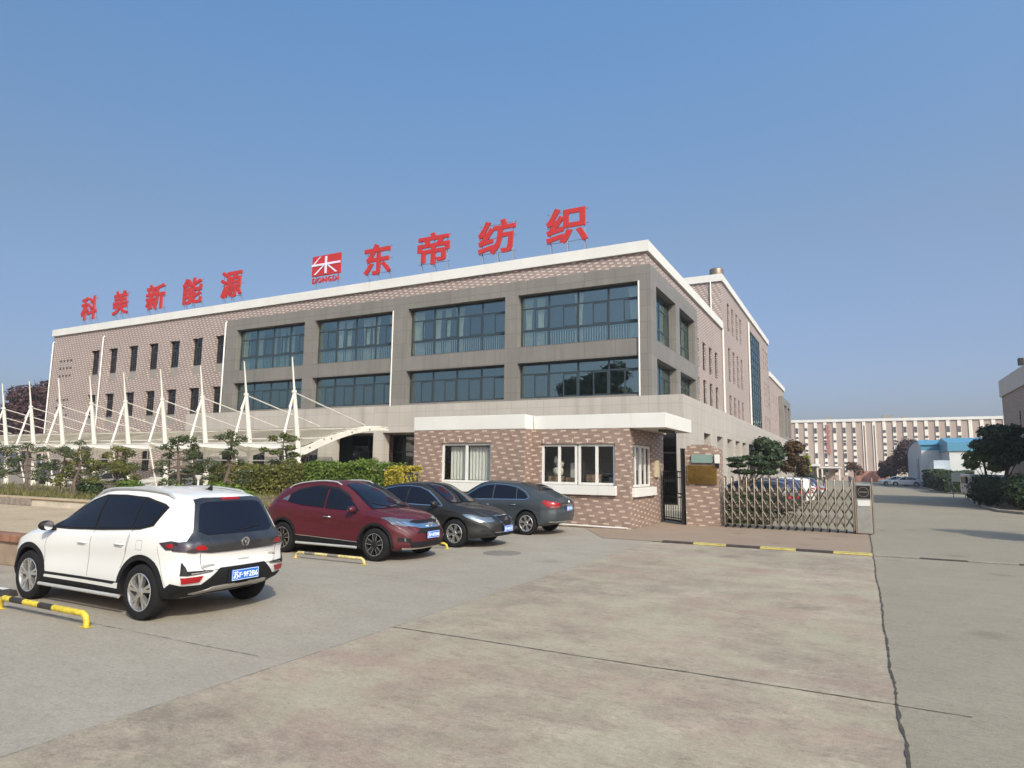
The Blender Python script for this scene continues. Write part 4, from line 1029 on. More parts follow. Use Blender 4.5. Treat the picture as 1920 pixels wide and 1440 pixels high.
for sg in (-1, 1):
    c.patch("tail_light", 'x-', [(sg*.52, .90), (sg*.56, .97), (sg*.72, 1.01), (sg*.845, 1.0), (sg*.86, .90), (sg*.7, .875)], LAMPD, .020, .035)
    c.patch("tail_lamp_lens", 'x-', [(sg*.54, .905), (sg*.58, .96), (sg*.66, .965), (sg*.70, .93), (sg*.66, .905)], LAMPR, .026, .03)
    c.patch("reflector", 'x-', [(sg*.62, .515), (sg*.80, .505), (sg*.815, .575), (sg*.58, .585)], LAMPR, .020, .03)
    c.patch("lamp_trim", 'x-', [(sg*.47, .625), (sg*.74, .60), (sg*.82, .60), (sg*.80, .76), (sg*.765, .65), (sg*.48, .645)], CLAD, .018, .03)
    c.patch("lamp_trim_chrome", 'x-', [(sg*.46, .632), (sg*.72, .612), (sg*.725, .622), (sg*.47, .640)], CHROME, .024, .03)
for yy in ('y+', 'y-'):
    c.patch("tail_light", yy, [(-1.96, .91), (-1.98, 1.0), (-1.84, 1.02), (-1.66, .99), (-1.78, .91)], LAMPD, .008, .04)
    c.patch("tail_lamp_lens", yy, [(-1.95, .935), (-1.96, .975), (-1.84, .985), (-1.76, .965), (-1.82, .935)], LAMPR, .012, .04)
c.patch("rear_bumper", 'x-', [(-.88, .40), (-.86, .50), (-.80, .475), (-.58, .475), (-.36, .66), (.36, .66), (.58, .475), (.80, .475), (.86, .50), (.88, .40), (.80, .30), (-.80, .30)], CLAD, .016, .035)
c.patch("skid_plate", 'x-', [(-.62, .36), (-.42, .435), (-.12, .445), (-.08, .43), (.08, .43), (.12, .445), (.42, .435), (.62, .36), (.5, .33), (.30, .36), (-.30, .36), (-.5, .33)], SILV, .030, .03)
for ax in (S1['fa'], S1['ra']): c.patch("arch_cladding", 'y', arch_outline(ax, .35, low=.3), CLAD, .012, .06)
c.patch("sill_cladding", 'y', [(.98, .24), (.93, .445), (-.93, .445), (-.98, .24)], CLAD, .010, .06)
c.patch("sill_stripe", 'y', [(.86, .375), (.84, .41), (-.78, .41), (-.84, .435), (-.90, .435), (-.88, .365)], PWHITE, .022, .06)
c.patch("rear_corner_cladding", 'y', [(-1.70, .30), (-1.74, .43), (-1.92, .47), (-2.0, .40), (-1.9, .33)], CLAD, .008, .05)
for pts in ([(.90, .46), (.93, .8), (.88, 1.04)], [(-.15, .46), (-.15, 1.09)], [(-.98, .80), (-1.03, 1.0), (-1.02, 1.12)]): c.line("door_seam", 'y', pts, SEAM)
c.line("door_seam", 'y', [(-1.02, 1.12), (-.98, .80), (-.90, .62)], SEAM)
c.line("tailgate_seam", 'x-', [(-.62, .86), (-.60, .68), (-.55, .64), (.55, .64), (.60, .68), (.62, .86)], SEAM, .008)
c.line("body_crease", 'y', [(-1.62, .95), (-1.70, .7), (-1.80, .47)], SEAM, .004)
c.line("fuel_flap_seam", 'y', [(-1.32, .88), (-1.20, .88), (-1.20, 1.0), (-1.32, 1.0), (-1.32, .88)], SEAM, .004)
c.handles([(.02, .90), (-.85, .93)], PWHITE)
c.mirror(.83, .87, 1.09, CLAD)
for sg in (-1, 1):
    pts = []
    for i in range(13):
        x = .25-i*1.75/12; h = c.proj('z', (x, sg*.60), 0)[0]; lift = .045 if 0 < i < 12 else .0
        pts.append((x, sg*.60, h.z+lift))
    mb = MB(); mb.tube(pts, .018, 8); mb.build("roof_rail", SILV, c.root, smooth=50)
mb = MB(); mb.prism([(-1.45, 1.625), (-1.30, 1.64), (-1.37, 1.655), (-1.44, 1.70)], 'y', -.012, .012); mb.build("antenna_fin", CLAD, c.root)
c.plate(-2.235, .545, False, "苏F·9F2B6", .44, .14)
mb = MB(); mb.box(-2.225, -2.17, -.25, .25, .46, .63); mb.build("plate_recess", CLAD, c.root)
def badge(c, x, z, r, sg=-1):
    mb = MB(); mb.lathe([(r*.72, 0), (r*.72, sg*.010), (r, sg*.012), (r, 0)], (x, 0, z), 'x', 24)
    vs, fs = text_mb("V", r*1.1, r*.9, .006, .03); mb.add([(x+sg*.010+v[1], sg*(v[0]-r*.55), z-r*.4+v[2]) for v in vs], fs)
    mb.build("badge", CHROME, c.root)
h = c.proj('x-', (0, .965), .0)[0]; badge(c, h.x-.010, .965, .062)
mb = MB(); h = c.proj('x-', (.45, .68), .0)[0]
for k in range(8): mb.box(h.x-.008, h.x-.002, -(-.62+k*.024)-.018, -(-.62+k*.024), .70, .722)
mb.build("badge_lettering", SILV, c.root)
h = c.proj('x-', (0, .74), .0)[0]; mb = MB(); mb.box(h.x-.008, h.x+.01, -.10, .08, .735, .75); mb.build("tailgate_handle", SILV, c.root)
h = c.proj('x-', (-.52, .73), .0)[0]; mb = MB(); mb.box(h.x-.012, h.x+.004, -.60, -.55, .755, .775); mb.box(h.x-.012, h.x+.004, -.53, -.47, .755, .775); mb.build("badge_lettering", SILV, c.root)
mb = MB(); hs = [c.proj('x-', (y, z), .022)[0] for y, z in ((.02, 1.10), (-.18, 1.13), (-.36, 1.15))]; mb.tube(hs, .010, 6); mb.build("rear_wiper", CLAD, c.root)
for sg in (-1, 1): mb = MB(); mb.tube([(.95, sg*.93, .27), (-.95, sg*.93, .27)], .025, 8); mb.build("side_step", SILV, c.root, smooth=50)
for sg in (-1, 1): c.patch("headlight", 'x+', [(sg*.42, .76), (sg*.72, .80), (sg*.80, .88), (sg*.5, .82)], LAMPW, .006, .05)
c.patch("grille", 'x+', [(-.40, .50), (.40, .50), (.44, .72), (-.44, .72)], CLAD, .006, .06)
c.place(-9.82, 6.53, math.pi, (1.015, 1.01, 1.025))

# ---- dark red crossover, nose to the right
S2 = dict(x0=-2.14, x1=2.12, W=1.78, R=.335, rim=.225, fa=1.305, ra=-1.305, paint=PRED, rimmat=MATS["dark_alloy"], spokes=5, pair=0, edge=1, sw=(.030, .050), curve_f=.34, curve_r=.28,
    zb=[(-2.14, .40), (-1.9, .30), (-1.6, .25), (1.6, .20), (1.95, .23), (2.12, .27)],
    zs=[(-2.14, .90), (-2.0, .98), (-1.6, 1.08), (-.9, 1.05), (0, .99), (.9, .94), (1.4, .89), (1.8, .79), (2.03, .66), (2.12, .55)],
    zc=[(-2.14, .96), (-2.02, 1.10), (-1.80, 1.34), (-1.5, 1.49), (-1.0, 1.575), (-.4, 1.61), (.05, 1.58), (.40, 1.46), (.75, 1.26), (1.08, 1.05), (1.35, 1.0), (1.7, .92), (1.95, .79), (2.06, .70), (2.12, .62)],
    w=[(-2.14, .72), (-1.95, .82), (-1.6, .88), (-1.2, .89), (0, .87), (1.2, .885), (1.6, .87), (1.9, .80), (2.12, .64)],
    wr=[(-2.14, .60), (-1.8, .56), (-1.4, .55), (-.9, .575), (-.2, .585), (.3, .575), (.8, .62), (1.1, .68), (1.5, .70), (1.9, .62), (2.12, .45)],
    prof_f=[(.2, -.05), (.35, 0), (.55, .02), (.75, 0), (.95, -.03), (1.1, 0)], prof_r=[(.25, -.10), (.45, 0), (.7, .02), (.9, 0), (1.1, 0)])
c = Car(S2, "parked_car", "dark red crossover with a chrome front bar between the white crossover and the dark sedan")
c.patch("door_window", 'y', [(.80, 1.0), (.62, 1.13), (.35, 1.32), (.08, 1.44), (-.12, 1.475), (-.13, 1.02), (.3, 1.0)], CARGLASS, .004, .06)
c.patch("door_window", 'y', [(-.18, 1.025), (-.17, 1.48), (-.6, 1.465), (-1.0, 1.37), (-1.22, 1.26), (-1.25, 1.12), (-.8, 1.06)], CARGLASS, .004, .06)
c.patch("door_visor", 'y', [(.55, 1.21), (.35, 1.345), (.08, 1.46), (-.5, 1.50), (-1.0, 1.405), (-1.25, 1.28), (-1.23, 1.25), (-1.0, 1.36), (-.5, 1.45), (.08, 1.415), (.35, 1.30)], CLAD, .014, .06)
c.patch("quarter_window", 'y', [(-1.28, 1.14), (-1.26, 1.27), (-1.45, 1.16)], LAMPW, .006, .05)
c.patch("windscreen", 'z', [(1.06, -.64), (1.12, -.3), (1.12, .3), (1.06, .64), (.18, .50), (.16, 0), (.18, -.50)], CARGLASS, .014, .035)
c.patch("rear_window", 'x-', [(-.45, 1.42), (.45, 1.42), (.52, 1.16), (-.52, 1.16)], CARGLASS, .005, .06)
c.patch("chrome_bar", 'x+', [(-.72, .80), (-.60, .725), (-.32, .66), (.32, .66), (.60, .725), (.72, .80), (.60, .80), (.34, .745), (-.34, .745), (-.60, .80)], CHROME, .022, .035)
c.patch("grille", 'x+', [(-.40, .76), (.40, .76), (.44, .805), (.3, .815), (-.3, .815), (-.44, .805)], CLAD, .008, .04)
c.patch("grille", 'x+', [(-.46, .58), (.46, .58), (.34, .655), (-.34, .655)], CLAD, .007, .04)
c.patch("lower_grille", 'x+', [(-.55, .30), (.55, .30), (.60, .40), (-.60, .40)], CLAD, .008, .05)
for sg in (-1, 1):
    c.patch("headlight", 'x+', [(sg*.47, .745), (sg*.62, .70), (sg*.80, .76), (sg*.845, .86), (sg*.68, .845)], LAMPW, .010, .04)
    c.patch("fog_lamp_recess", 'x+', [(sg*.56, .40), (sg*.76, .42), (sg*.76, .50), (sg*.58, .48)], CLAD, .008, .04)
    mb = MB(); h = c.proj('x+', (sg*.66, .455), .012)[0]; mb.lathe([(0, .012), (.04, .008), (.045, -.01)], (h.x, h.y, h.z), 'x', 16); mb.build("fog_lamp", LAMPW, c.root, smooth=50)
for yy in ('y+', 'y-'):
    c.patch("headlight", yy, [(1.93, .72), (1.72, .80), (1.42, .88), (1.60, .885), (1.86, .83)], LAMPW, .008, .04)
    c.patch("tail_light", yy, [(-2.0, .92), (-1.98, 1.04), (-1.82, 1.06), (-1.74, .98)], LAMPR, .008, .04)
c.patch("front_lip", 'x+', [(-.66, .255), (.66, .255), (.68, .285), (-.68, .285)], CHROME, .012, .05)
for ax in (S2['fa'], S2['ra']): c.patch("arch_cladding", 'y', arch_outline(ax, .335, low=.28, w=.05), CLAD, .008, .06)
c.patch("sill_cladding", 'y', [(.96, .22), (.88, .36), (-.9, .42), (-.98, .24)], CLAD, .008, .06)
c.line("sill_trim", 'y', [(.90, .365), (-.88, .425)], CHROME, .014, .012)
for pts in ([(.90, .40), (.92, .7), (.84, .98)], [(-.15, .40), (-.15, 1.0)], [(-.93, .50), (-1.10, .85), (-1.24, 1.10)]): c.line("door_seam", 'y', pts, SEAM)
c.line("bonnet_seam", 'z', [(1.90, -.60), (1.5, -.72), (1.1, -.74)], SEAM); c.line("bonnet_seam", 'z', [(1.90, .60), (1.5, .72), (1.1, .74)], SEAM)
c.line("body_crease", 'y', [(1.35, .70), (.4, .62), (-.6, .60)], SEAM, .004, .001)
c.handles([(-.0, .845)], CHROME)
c.mirror(.74, .83, 1.03, PRED)
for sg in (-1, 1):
    pts = []
    for i in range(13):
        x = .10-i*1.55/12; h = c.proj('z', (x, sg*.55), 0)[0]; pts.append((x, sg*.55, h.z+(.04 if 0 < i < 12 else 0)))
    mb = MB(); mb.tube(pts, .017, 8); mb.build("roof_rail", SILV, c.root, smooth=50)
for sg in (-1, 1): mb = MB(); mb.tube([(.85, sg*.89, .255), (-.85, sg*.89, .255)], .028, 8); mb.build("side_step", SILV, c.root, smooth=50)
h = c.proj('x+', (0, .50), .02)[0]; c.plate(h.x+.014, .53, True, "苏F·B79A8")
h = c.proj('x+', (0, .70), .02)[0]; mb = MB(); z_ = .735
mb.box(h.x, h.x+.02, -.07, -.045, z_-.055, z_+.055); mb.box(h.x, h.x+.02, .045, .07, z_-.055, z_+.055); mb.box(h.x, h.x+.019, -.045, .045, z_-.014, z_+.014); mb.build("badge", CHROME, c.root, bevel=.004)
for y0, y1 in ((.45, .05), (-.1, -.5)):
    mb = MB(); mb.tube([c.proj('z', (1.08-.05*k, y0+(y1-y0)*k/4), .02)[0] for k in range(5)], .010, 6); mb.build("wiper", CLAD, c.root)
c.place(-10.78, 12.42, 0, (1.06, 1.05, 1.055))

# ---- sedans
def sedan(paint_, name, label, rear_lights=True, group="cars parked on the forecourt", wag=0., detail=True, plate=None, L=4.68):
    h = L/2; H = 1.47
    S = dict(x0=-h, x1=h, W=1.81, R=.32, rim=.215, fa=1.36, ra=-1.36, paint=paint_, rimmat=RIM, spokes=6, pair=.07, sw=(.014, .020), curve_f=.36, curve_r=.26,
        zb=[(-h, .36), (-2.1, .28), (-1.6, .22), (1.6, .19), (2.05, .22), (h, .27)],
        zs=[(-h, .86), (-h+.1, .91), (-1.8, .95), (-1.0, .94), (0, .91), (.9, .88), (1.5, .80), (2.0, .68), (h-.08, .58), (h, .50)],
        zc=[(-h, .92), (-h+.08, 1.0), (-2.05+.02, 1.045+wag*.3), (-1.72, 1.09+wag), (-1.35, 1.26+wag), (-.95, 1.39+wag*.4), (-.45, 1.455), (0, 1.47), (.30, 1.43), (.65, 1.27), (1.0, 1.06), (1.18, .975), (1.5, .935), (1.9, .85), (2.15, .75), (h-.05, .64), (h, .57)],
        w=[(-h, .70), (-h+.2, .81), (-1.8, .875), (-1.2, .90), (0, .885), (1.2, .90), (1.7, .88), (2.05, .80), (h, .62)],
        wr=[(-h, .56), (-2.0, .62), (-1.7, .62), (-1.2, .555), (-.6, .56), (0, .565), (.5, .575), (.95, .64), (1.3, .70), (1.8, .66), (h, .42)],
        prof_f=[(.2, -.04), (.35, .01), (.55, .02), (.75, -.02), (.95, 0)], prof_r=[(.25, -.10), (.40, 0), (.62, .035), (.72, 0), (.88, .015), (1.0, 0)])
    c = Car(S, name, label, "car", group)
    dl = [(.95, .925), (.70, 1.09), (.42, 1.26), (.15, 1.345), (-.20, 1.375), (-.6, 1.355), (-1.0, 1.285), (-1.28, 1.16), (-1.42, 1.02), (-1.30, .97), (-.4, .95)]
    c.line("window_chrome", 'y', dl+[dl[0]], CHROME if detail else CLAD, .016, .004)
    c.patch("door_window", 'y', [(.86, .945), (.64, 1.10), (.38, 1.25), (.13, 1.325), (-.14, 1.35), (-.16, .965)], CARGLASS, .004, .07)
    c.patch("door_window", 'y', [(-.21, .967), (-.19, 1.352), (-.6, 1.33), (-.92, 1.275), (-.98, .975)], CARGLASS, .004, .07)
    c.patch("quarter_window", 'y', [(-1.02, .98), (-.96, 1.26), (-1.22, 1.15), (-1.36, 1.025), (-1.28, .985)], CARGLASS, .004, .07)
    c.patch("windscreen", 'z', [(1.06, -.62), (1.12, -.3), (1.12, .3), (1.06, .62), (.26, .50), (.22, 0), (.26, -.50)], CARGLASS, .014, .04)
    c.patch("rear_window", 'z', [(-1.60, -.52), (-1.66, -.2), (-1.66, .2), (-1.60, .52), (-.98, .46), (-.94, 0), (-.98, -.46)], CARGLASS, .012, .05)
    for pts in ([(.95, .34), (.97, .65), (.88, .92)], [(-.17, .32), (-.18, .96)], [(-1.0, .50), (-1.12, .8), (-1.04, .97)]): c.line("door_seam", 'y', pts, SEAM)
    c.handles([(.0, .80), (-.92, .82)], paint_ if not detail else CHROME, .18)
    c.mirror(.80, .84, .98, paint_)
    return c, S
c, S = sedan(PBROWN, "parked_car", "brownish black sedan with a shield shaped grille parked right of the dark red crossover", plate=1)
h = S['x1']
c.patch("grille", 'x+', [(-.34, .72), (.34, .72), (.30, .60), (.12, .47), (-.12, .47), (-.30, .60)], CLAD, .006, .05)
c.line("grille_trim", 'x+', [(-.34, .72), (.34, .72), (.30, .60), (.12, .47), (-.12, .47), (-.30, .60), (-.34, .72)], CHROME, .016, .012)
for yy in ('y+', 'y-'): c.patch("headlight", yy, [(2.10, .60), (1.98, .59), (1.66, .70), (1.56, .765), (1.80, .75), (2.04, .68)], LAMPW, .008, .04)
for sg in (-1, 1):
    c.patch("headlight", 'x+', [(sg*.44, .60), (sg*.62, .58), (sg*.80, .62), (sg*.84, .70), (sg*.46, .69)], LAMPW, .008, .04)
    c.patch("fog_lamp_recess", 'x+', [(sg*.52, .36), (sg*.74, .37), (sg*.74, .43), (sg*.54, .42)], CLAD, .008, .04)
c.patch("lower_grille", 'x+', [(-.46, .29), (.46, .29), (.48, .35), (-.48, .35)], CLAD, .008, .05)
c.line("bumper_trim", 'x+', [(-.48, .36), (.48, .36)], CHROME, .012, .01)
hh = c.proj('x+', (0, .43), .02)[0]; c.plate(hh.x+.016, .43, True, "苏F·89T52")
hh = c.proj('x+', (0, .63), .02)[0]; mb = MB(); mb.lathe([(.045, 0), (.045, .012), (.062, .012), (.062, 0)], (hh.x, 0, .635), 'x', 20); mb.box(hh.x, hh.x+.01, -.008, .008, .59, .68); mb.build("badge", CHROME, c.root)
c.line("bonnet_seam", 'z', [(2.0, -.5), (1.5, -.70), (1.12, -.72)], SEAM); c.line("bonnet_seam", 'z', [(2.0, .5), (1.5, .70), (1.12, .72)], SEAM)
c.place(-10.74, 15.48, 0, (1.06, 1.05, 1.11))
c, S = sedan(PBLUEG, "parked_car", "blue grey sedan with red tail lights parked rear out beside the gatehouse wall", wag=.10)
for yy in ('y+', 'y-'): c.patch("tail_light", yy, [(-2.22, .78), (-2.20, .92), (-1.94, .955), (-1.84, .91), (-2.0, .80)], LAMPR, .008, .04)
for sg in (-1, 1):
    c.patch("tail_light", 'x-', [(sg*.50, .80), (sg*.52, .90), (sg*.80, .90), (sg*.80, .76), (sg*.62, .745)], LAMPR, .008, .04)
    c.patch("tail_lamp_lens", 'x-', [(sg*.54, .775), (sg*.78, .765), (sg*.77, .80), (sg*.56, .81)], LAMPW, .012, .04)
    c.patch("headlight", 'x+', [(sg*.44, .60), (sg*.72, .60), (sg*.78, .70), (sg*.46, .69)], LAMPW, .006, .05)
c.line("bumper_trim", 'x-', [(-.78, .385), (.78, .385)], CHROME, .022, .012)
c.line("boot_trim", 'x-', [(-.42, .835), (.42, .835)], CHROME, .02, .01)
c.line("boot_seam", 'x-', [(-.50, .86), (-.46, .62), (.46, .62), (.50, .86)], SEAM)
c.line("side_trim", 'y', [(-1.05, .44), (.9, .40)], CHROME, .012, .004)
hh = c.proj('x-', (0, .74), .02)[0]; c.plate(hh.x-.012, .735, False, "苏F·755E1", .40, .13)
hh = c.proj('x-', (0, .92), .02)[0]; mb = MB(); mb.lathe([(0, -.012), (.045, -.008), (.05, .0)], (hh.x-.0, 0, .90), 'x', 20); mb.build("badge", CHROME, c.root)
c.place(-10.60, 19.36, math.pi, (1.05, 1.05, 1.11))
GREYSEDAN = c

# ---- simpler cars farther away (few pixels each)
def far_car(kind, paint_, name, label, group, x, y, rz):
    if kind == 'suv':
        S = dict(S1); S['paint'] = paint_; c = Car(S, name, label, "car", group)
        c.patch("side_window", 'y', dlo, CARGLASS, .004, .12); c.patch("windscreen", 'z', [(.98, -.60), (.98, .60), (.12, .50), (.12, -.50)], CARGLASS, .004, .12)
        c.patch("rear_window", 'x-', [(-.56, 1.47), (.56, 1.47), (.66, 1.12), (-.66, 1.12)], CARGLASS, .006, .1)
        for sg in (-1, 1): c.patch("tail_light", 'x-', [(sg*.58, .88), (sg*.58, 1.02), (sg*.84, 1.05), (sg*.84, .88)], LAMPR, .01, .08); c.patch("headlight", 'x+', [(sg*.42, .72), (sg*.72, .74), (sg*.80, .88), (sg*.5, .84)], LAMPW, .008, .08)
        c.patch("rear_bumper", 'x-', [(-.84, .32), (-.84, .50), (.84, .50), (.84, .32)], CLAD, .01, .1); c.patch("grille", 'x+', [(-.40, .50), (.40, .50), (.44, .70), (-.44, .70)], CLAD, .008, .1)
    else:
        c, S = sedan(paint_, name, label, group=group, detail=False)
        for sg in (-1, 1): c.patch("tail_light", 'x-', [(sg*.50, .78), (sg*.52, .90), (sg*.80, .90), (sg*.80, .76)], LAMPR, .008, .08); c.patch("headlight", 'x+', [(sg*.44, .60), (sg*.72, .58), (sg*.80, .70), (sg*.46, .70)], LAMPW, .008, .08)
        c.patch("grille", 'x+', [(-.38, .46), (.38, .46), (.34, .62), (-.34, .62)], CLAD, .006, .1)
    c.place(x, y, rz); return c
G2 = "cars parked along the side of the building"
a_ = far_car('suv', PBLACK, "parked_car", "black crossover with red tail lights directly behind the folding gate", G2, -4.75, 31.6, math.pi)
w_ = far_car('sedan', PWHITE, "parked_car", "white sedan farthest right of the two crossing the end of the road", "white sedans at the end of the road", 6.1, 117.5, math.pi)
def cp(src, x, y, rz, label, group, p=None, name=None):
    c = copy_tree(src.root, None, p); c.location = (x, y, 0); c.rotation_euler = (0, 0, rz); c['label'] = label; c['group'] = group; return c
cp(w_, 4.9, 120.6, math.pi+.05, "white sedan half hidden behind the other white sedan at the end of the road", "white sedans at the end of the road")
SW = lambda a, b: {a: b}
WH, BK, NV, SV = "pearl_white_paint", "black_car_paint", "navy_paint", "silver_car_paint"
cp(w_, -4.9, 34.6, math.pi, "dark grey sedan second in the row behind the folding gate", G2, SW(WH, "brown_grey_metallic_paint"))
cp(a_, -4.8, 37.6, math.pi, "navy crossover third in the row behind the folding gate", G2, SW(BK, NV))
cp(a_, -4.9, 40.6, math.pi, "navy crossover fourth in the row behind the folding gate", G2, SW(BK, NV))
cp(w_, -4.8, 43.6, math.pi, "white sedan fifth in the row behind the folding gate", G2)
cp(a_, -4.7, 46.6, math.pi, "white crossover sixth in the row behind the folding gate", G2, SW(BK, WH))
cp(a_, -4.6, 50.0, math.pi, "navy crossover seventh in the row, far end behind the folding gate", G2, SW(BK, NV))
cp(w_, -4.6, 53.4, math.pi, "silver sedan last in the row along the side of the building", G2, SW(WH, SV))
G3 = "cars under the white canopy"
cp(w_, -25.3, 27.6, -math.pi/2, "white sedan under the canopy nearest the hedge", G3)
cp(a_, -29.0, 27.8, -math.pi/2, "black crossover under the canopy left of the nearest white sedan", G3)
cp(w_, -36.2, 27.8, -math.pi/2, "dark navy sedan under the middle of the canopy", G3, SW(WH, NV))
cp(a_, -39.6, 27.8, -math.pi/2, "white crossover under the middle of the canopy", G3, SW(BK, WH))
cp(w_, -46.5, 27.6, -math.pi/2, "silver sedan under the left part of the canopy", G3, SW(WH, SV))
cp(a_, -50.0, 27.6, -math.pi/2, "white crossover at the far left under the canopy", G3, SW(BK, WH))
# ---------------------------------------------------------------- wheel stop bars
def stop_bar(x0, x1, y, label, zt=.155, r=.039, mats=None):
    t = empty("parking_barrier", ((x0+x1)/2, y, 0), label, "parking barrier", "yellow and black parking bars")
    L = x1-x0; c = .09
    m = MB(); m.tube([(x0, y, 0), (x0, y, zt-c), (x0+.03, y, zt-.03), (x0+c, y, zt), (x0+.14*L, y, zt)], r, 12); m.tube([(x1, y, 0), (x1, y, zt-c), (x1-.03, y, zt-.03), (x1-c, y, zt), (x1-.30*L+.14*L, y, zt)], r, 12)
    segs = [.14, .30, .48, .64, .84]
    for i in range(4):
        m.tube([(x0+segs[i]*L, y, zt), (x0+segs[i+1]*L, y, zt)], r+(.0005 if i % 2 else 0), 12, mi=(i+1) % 2)
    m.build("bar", mats or [YEL, BLK], t, smooth=50)
    for x in (x0, x1):
        m = MB(); m.box(x-.07, x+.07, y-.05, y+.05, .0, .008); m.build("foot_plate", YEL, t)
stop_bar(-10.75, -8.68, 5.10, "yellow and black steel parking bar beside the white crossover, nearest the camera")
stop_bar(-11.22, -9.26, 11.05, "faded yellow parking bar beside the front wheel of the dark red crossover", .12, .032, [YELF, BLKF])
stop_bar(-11.3, -9.28, 14.22, "yellow parking bar mostly hidden behind the dark red crossover", .13, .03)
t = empty("wheel_stop", (-11.75, 5.95, 0), "short black and white rubber wheel stop on the ground at the left edge", "wheel stop")
m = MB(); m.prism([(5.55, 0), (5.72, 0), (5.69, .09), (5.58, .09)], 'x', -12.4, -11.55); m.build("block", BLK, t, bevel=.01); m = MB(); m.box(-12.0, -11.75, 5.59, 5.68, .088, .094); m.build("reflector", CAP, t)

# ---------------------------------------------------------------- raised terrace on the left
mb = MB(); mb.box(-60, -12.75, 7.45, 21.4, 0, .58); struct("terrace_ground", mb, DIRT)
t = empty("retaining_wall", (-30, 7.4, 0), "low brown stone retaining wall with a reddish coping at the left edge of the parking area", "retaining wall")
m = MB(); m.box(-60, -12.7, 7.2, 7.448, 0, .46); m.box(-12.748, -12.5, 7.45, 21.4, 0, .46); m.build("wall_face", BROWNST, t, bevel=.01)
m = MB(); x = -60
while x < -12.8: m.box(x, min(x+.98, -12.66), 7.14, 7.50, .462, .60); x += 1.0
y = 7.52
while y < 21: m.box(-12.80, -12.44, y, y+.97, .462, .60); y += 1.0
m.build("coping", REDSTONE, t, bevel=.012)
t = empty("planter_wall", (-30, 12.4, .58), "low pale stone planter wall below the pine trees behind the white crossover", "planter wall")
m = MB(); m.box(-50, -14.5, 12.3, 12.55, .55, .80); m.build("wall_face", mat("pale_rough_stone", (.44, .39, .31), .9, var=.25, scale=1.5, bump=.5, bscale=8), t, bevel=.02)
m = MB(); m.box(-50, -14.46, 12.25, 12.6, .802, .86); m.build("coping", DIRT, t, bevel=.01)
m = MB()
for k in range(9): m.box(-27.6+k*.34, -27.35+k*.34, 12.18, 12.29, .585, .80)
tag(m.build("slatted_vent", mat("grey_brown_slats", (.20, .17, .14), .8, var=.3), bevel=.01), "short row of dark upright slats set against the pale planter wall at the left", "vent")
mb = MB(); mb.box(-50, -14.6, 12.56, 19.4, .57, .80); struct("planting_bed", mb, mat("dry_soil", (.16, .12, .07), .95, var=.3, scale=2, bump=.6, bscale=10))
mb = MB(); mb.keep = 1
for k in range(7500):
    x = random.uniform(-46, -14.7); y = random.uniform(12.62, 19.2) if random.random() < .45 else random.uniform(12.62, 14); h = random.uniform(.06, .30); a = random.uniform(0, 6.28); w = .012+.02*random.random()
    dx, dy = math.cos(a)*w, math.sin(a)*w; lx, ly = random.gauss(0, .06), random.gauss(0, .06)
    mb.add([(x-dx, y-dy, .79), (x+dx, y+dy, .79), (x+lx, y+ly, .79+h)], [(0, 1, 2)])
tag(mb.build("grass", GRASSM), "dry short grass on the raised bed under the pines", "grass", kind="stuff")

# ---------------------------------------------------------------- canopy
CN = empty("carport_canopy", (-40, 26, 0), "long white fabric carport hung from a row of leaning white steel masts", "canopy")
MX = [-25.1-3.48*k for k in range(12)]; MY = 24.5
FAB, t_, b_ = base_mat("cream_canopy_fabric")
b_.inputs["Base Color"].default_value = (.78, .74, .64, 1); b_.inputs["Roughness"].default_value = .8
tr = t_.node("ShaderNodeBsdfTranslucent"); tr.inputs[0].default_value = (.97, .90, .76, 1); mx = t_.node("ShaderNodeMixShader"); mx.inputs[0].default_value = .85
t_.link(b_.outputs[0], mx.inputs[1]); t_.link(tr.outputs[0], mx.inputs[2]); t_.link(mx.outputs[0], FAB.node_tree.nodes["Material Output"].inputs[0])
prof = [(-1.05, 3.16), (0, 2.92), (1.0, 3.2), (1.6, 3.42), (3.15, 3.88), (4.2, 4.12), (5.1, 4.26), (6.2, 4.33), (7.1, 4.33)]
def ph_(d): return hinterp(prof, d)
m = MB(); nx, ny = 6, 16
for k in range(11):
    for i in range(nx):
        for j in range(ny):
            def P(i_, j_):
                u = i_/nx; d = -1.05+8.15*j_/ny; return (MX[k]-3.48*u, MY+d, ph_(d)+.05-.09*math.sin(math.pi*u)*(.5+.5*math.cos(math.pi*(j_/ny-.1))))
            m.quad(P(i, j), P(i+1, j), P(i+1, j+1), P(i, j+1))
m.build("fabric_roof", FAB, CN, smooth=60)
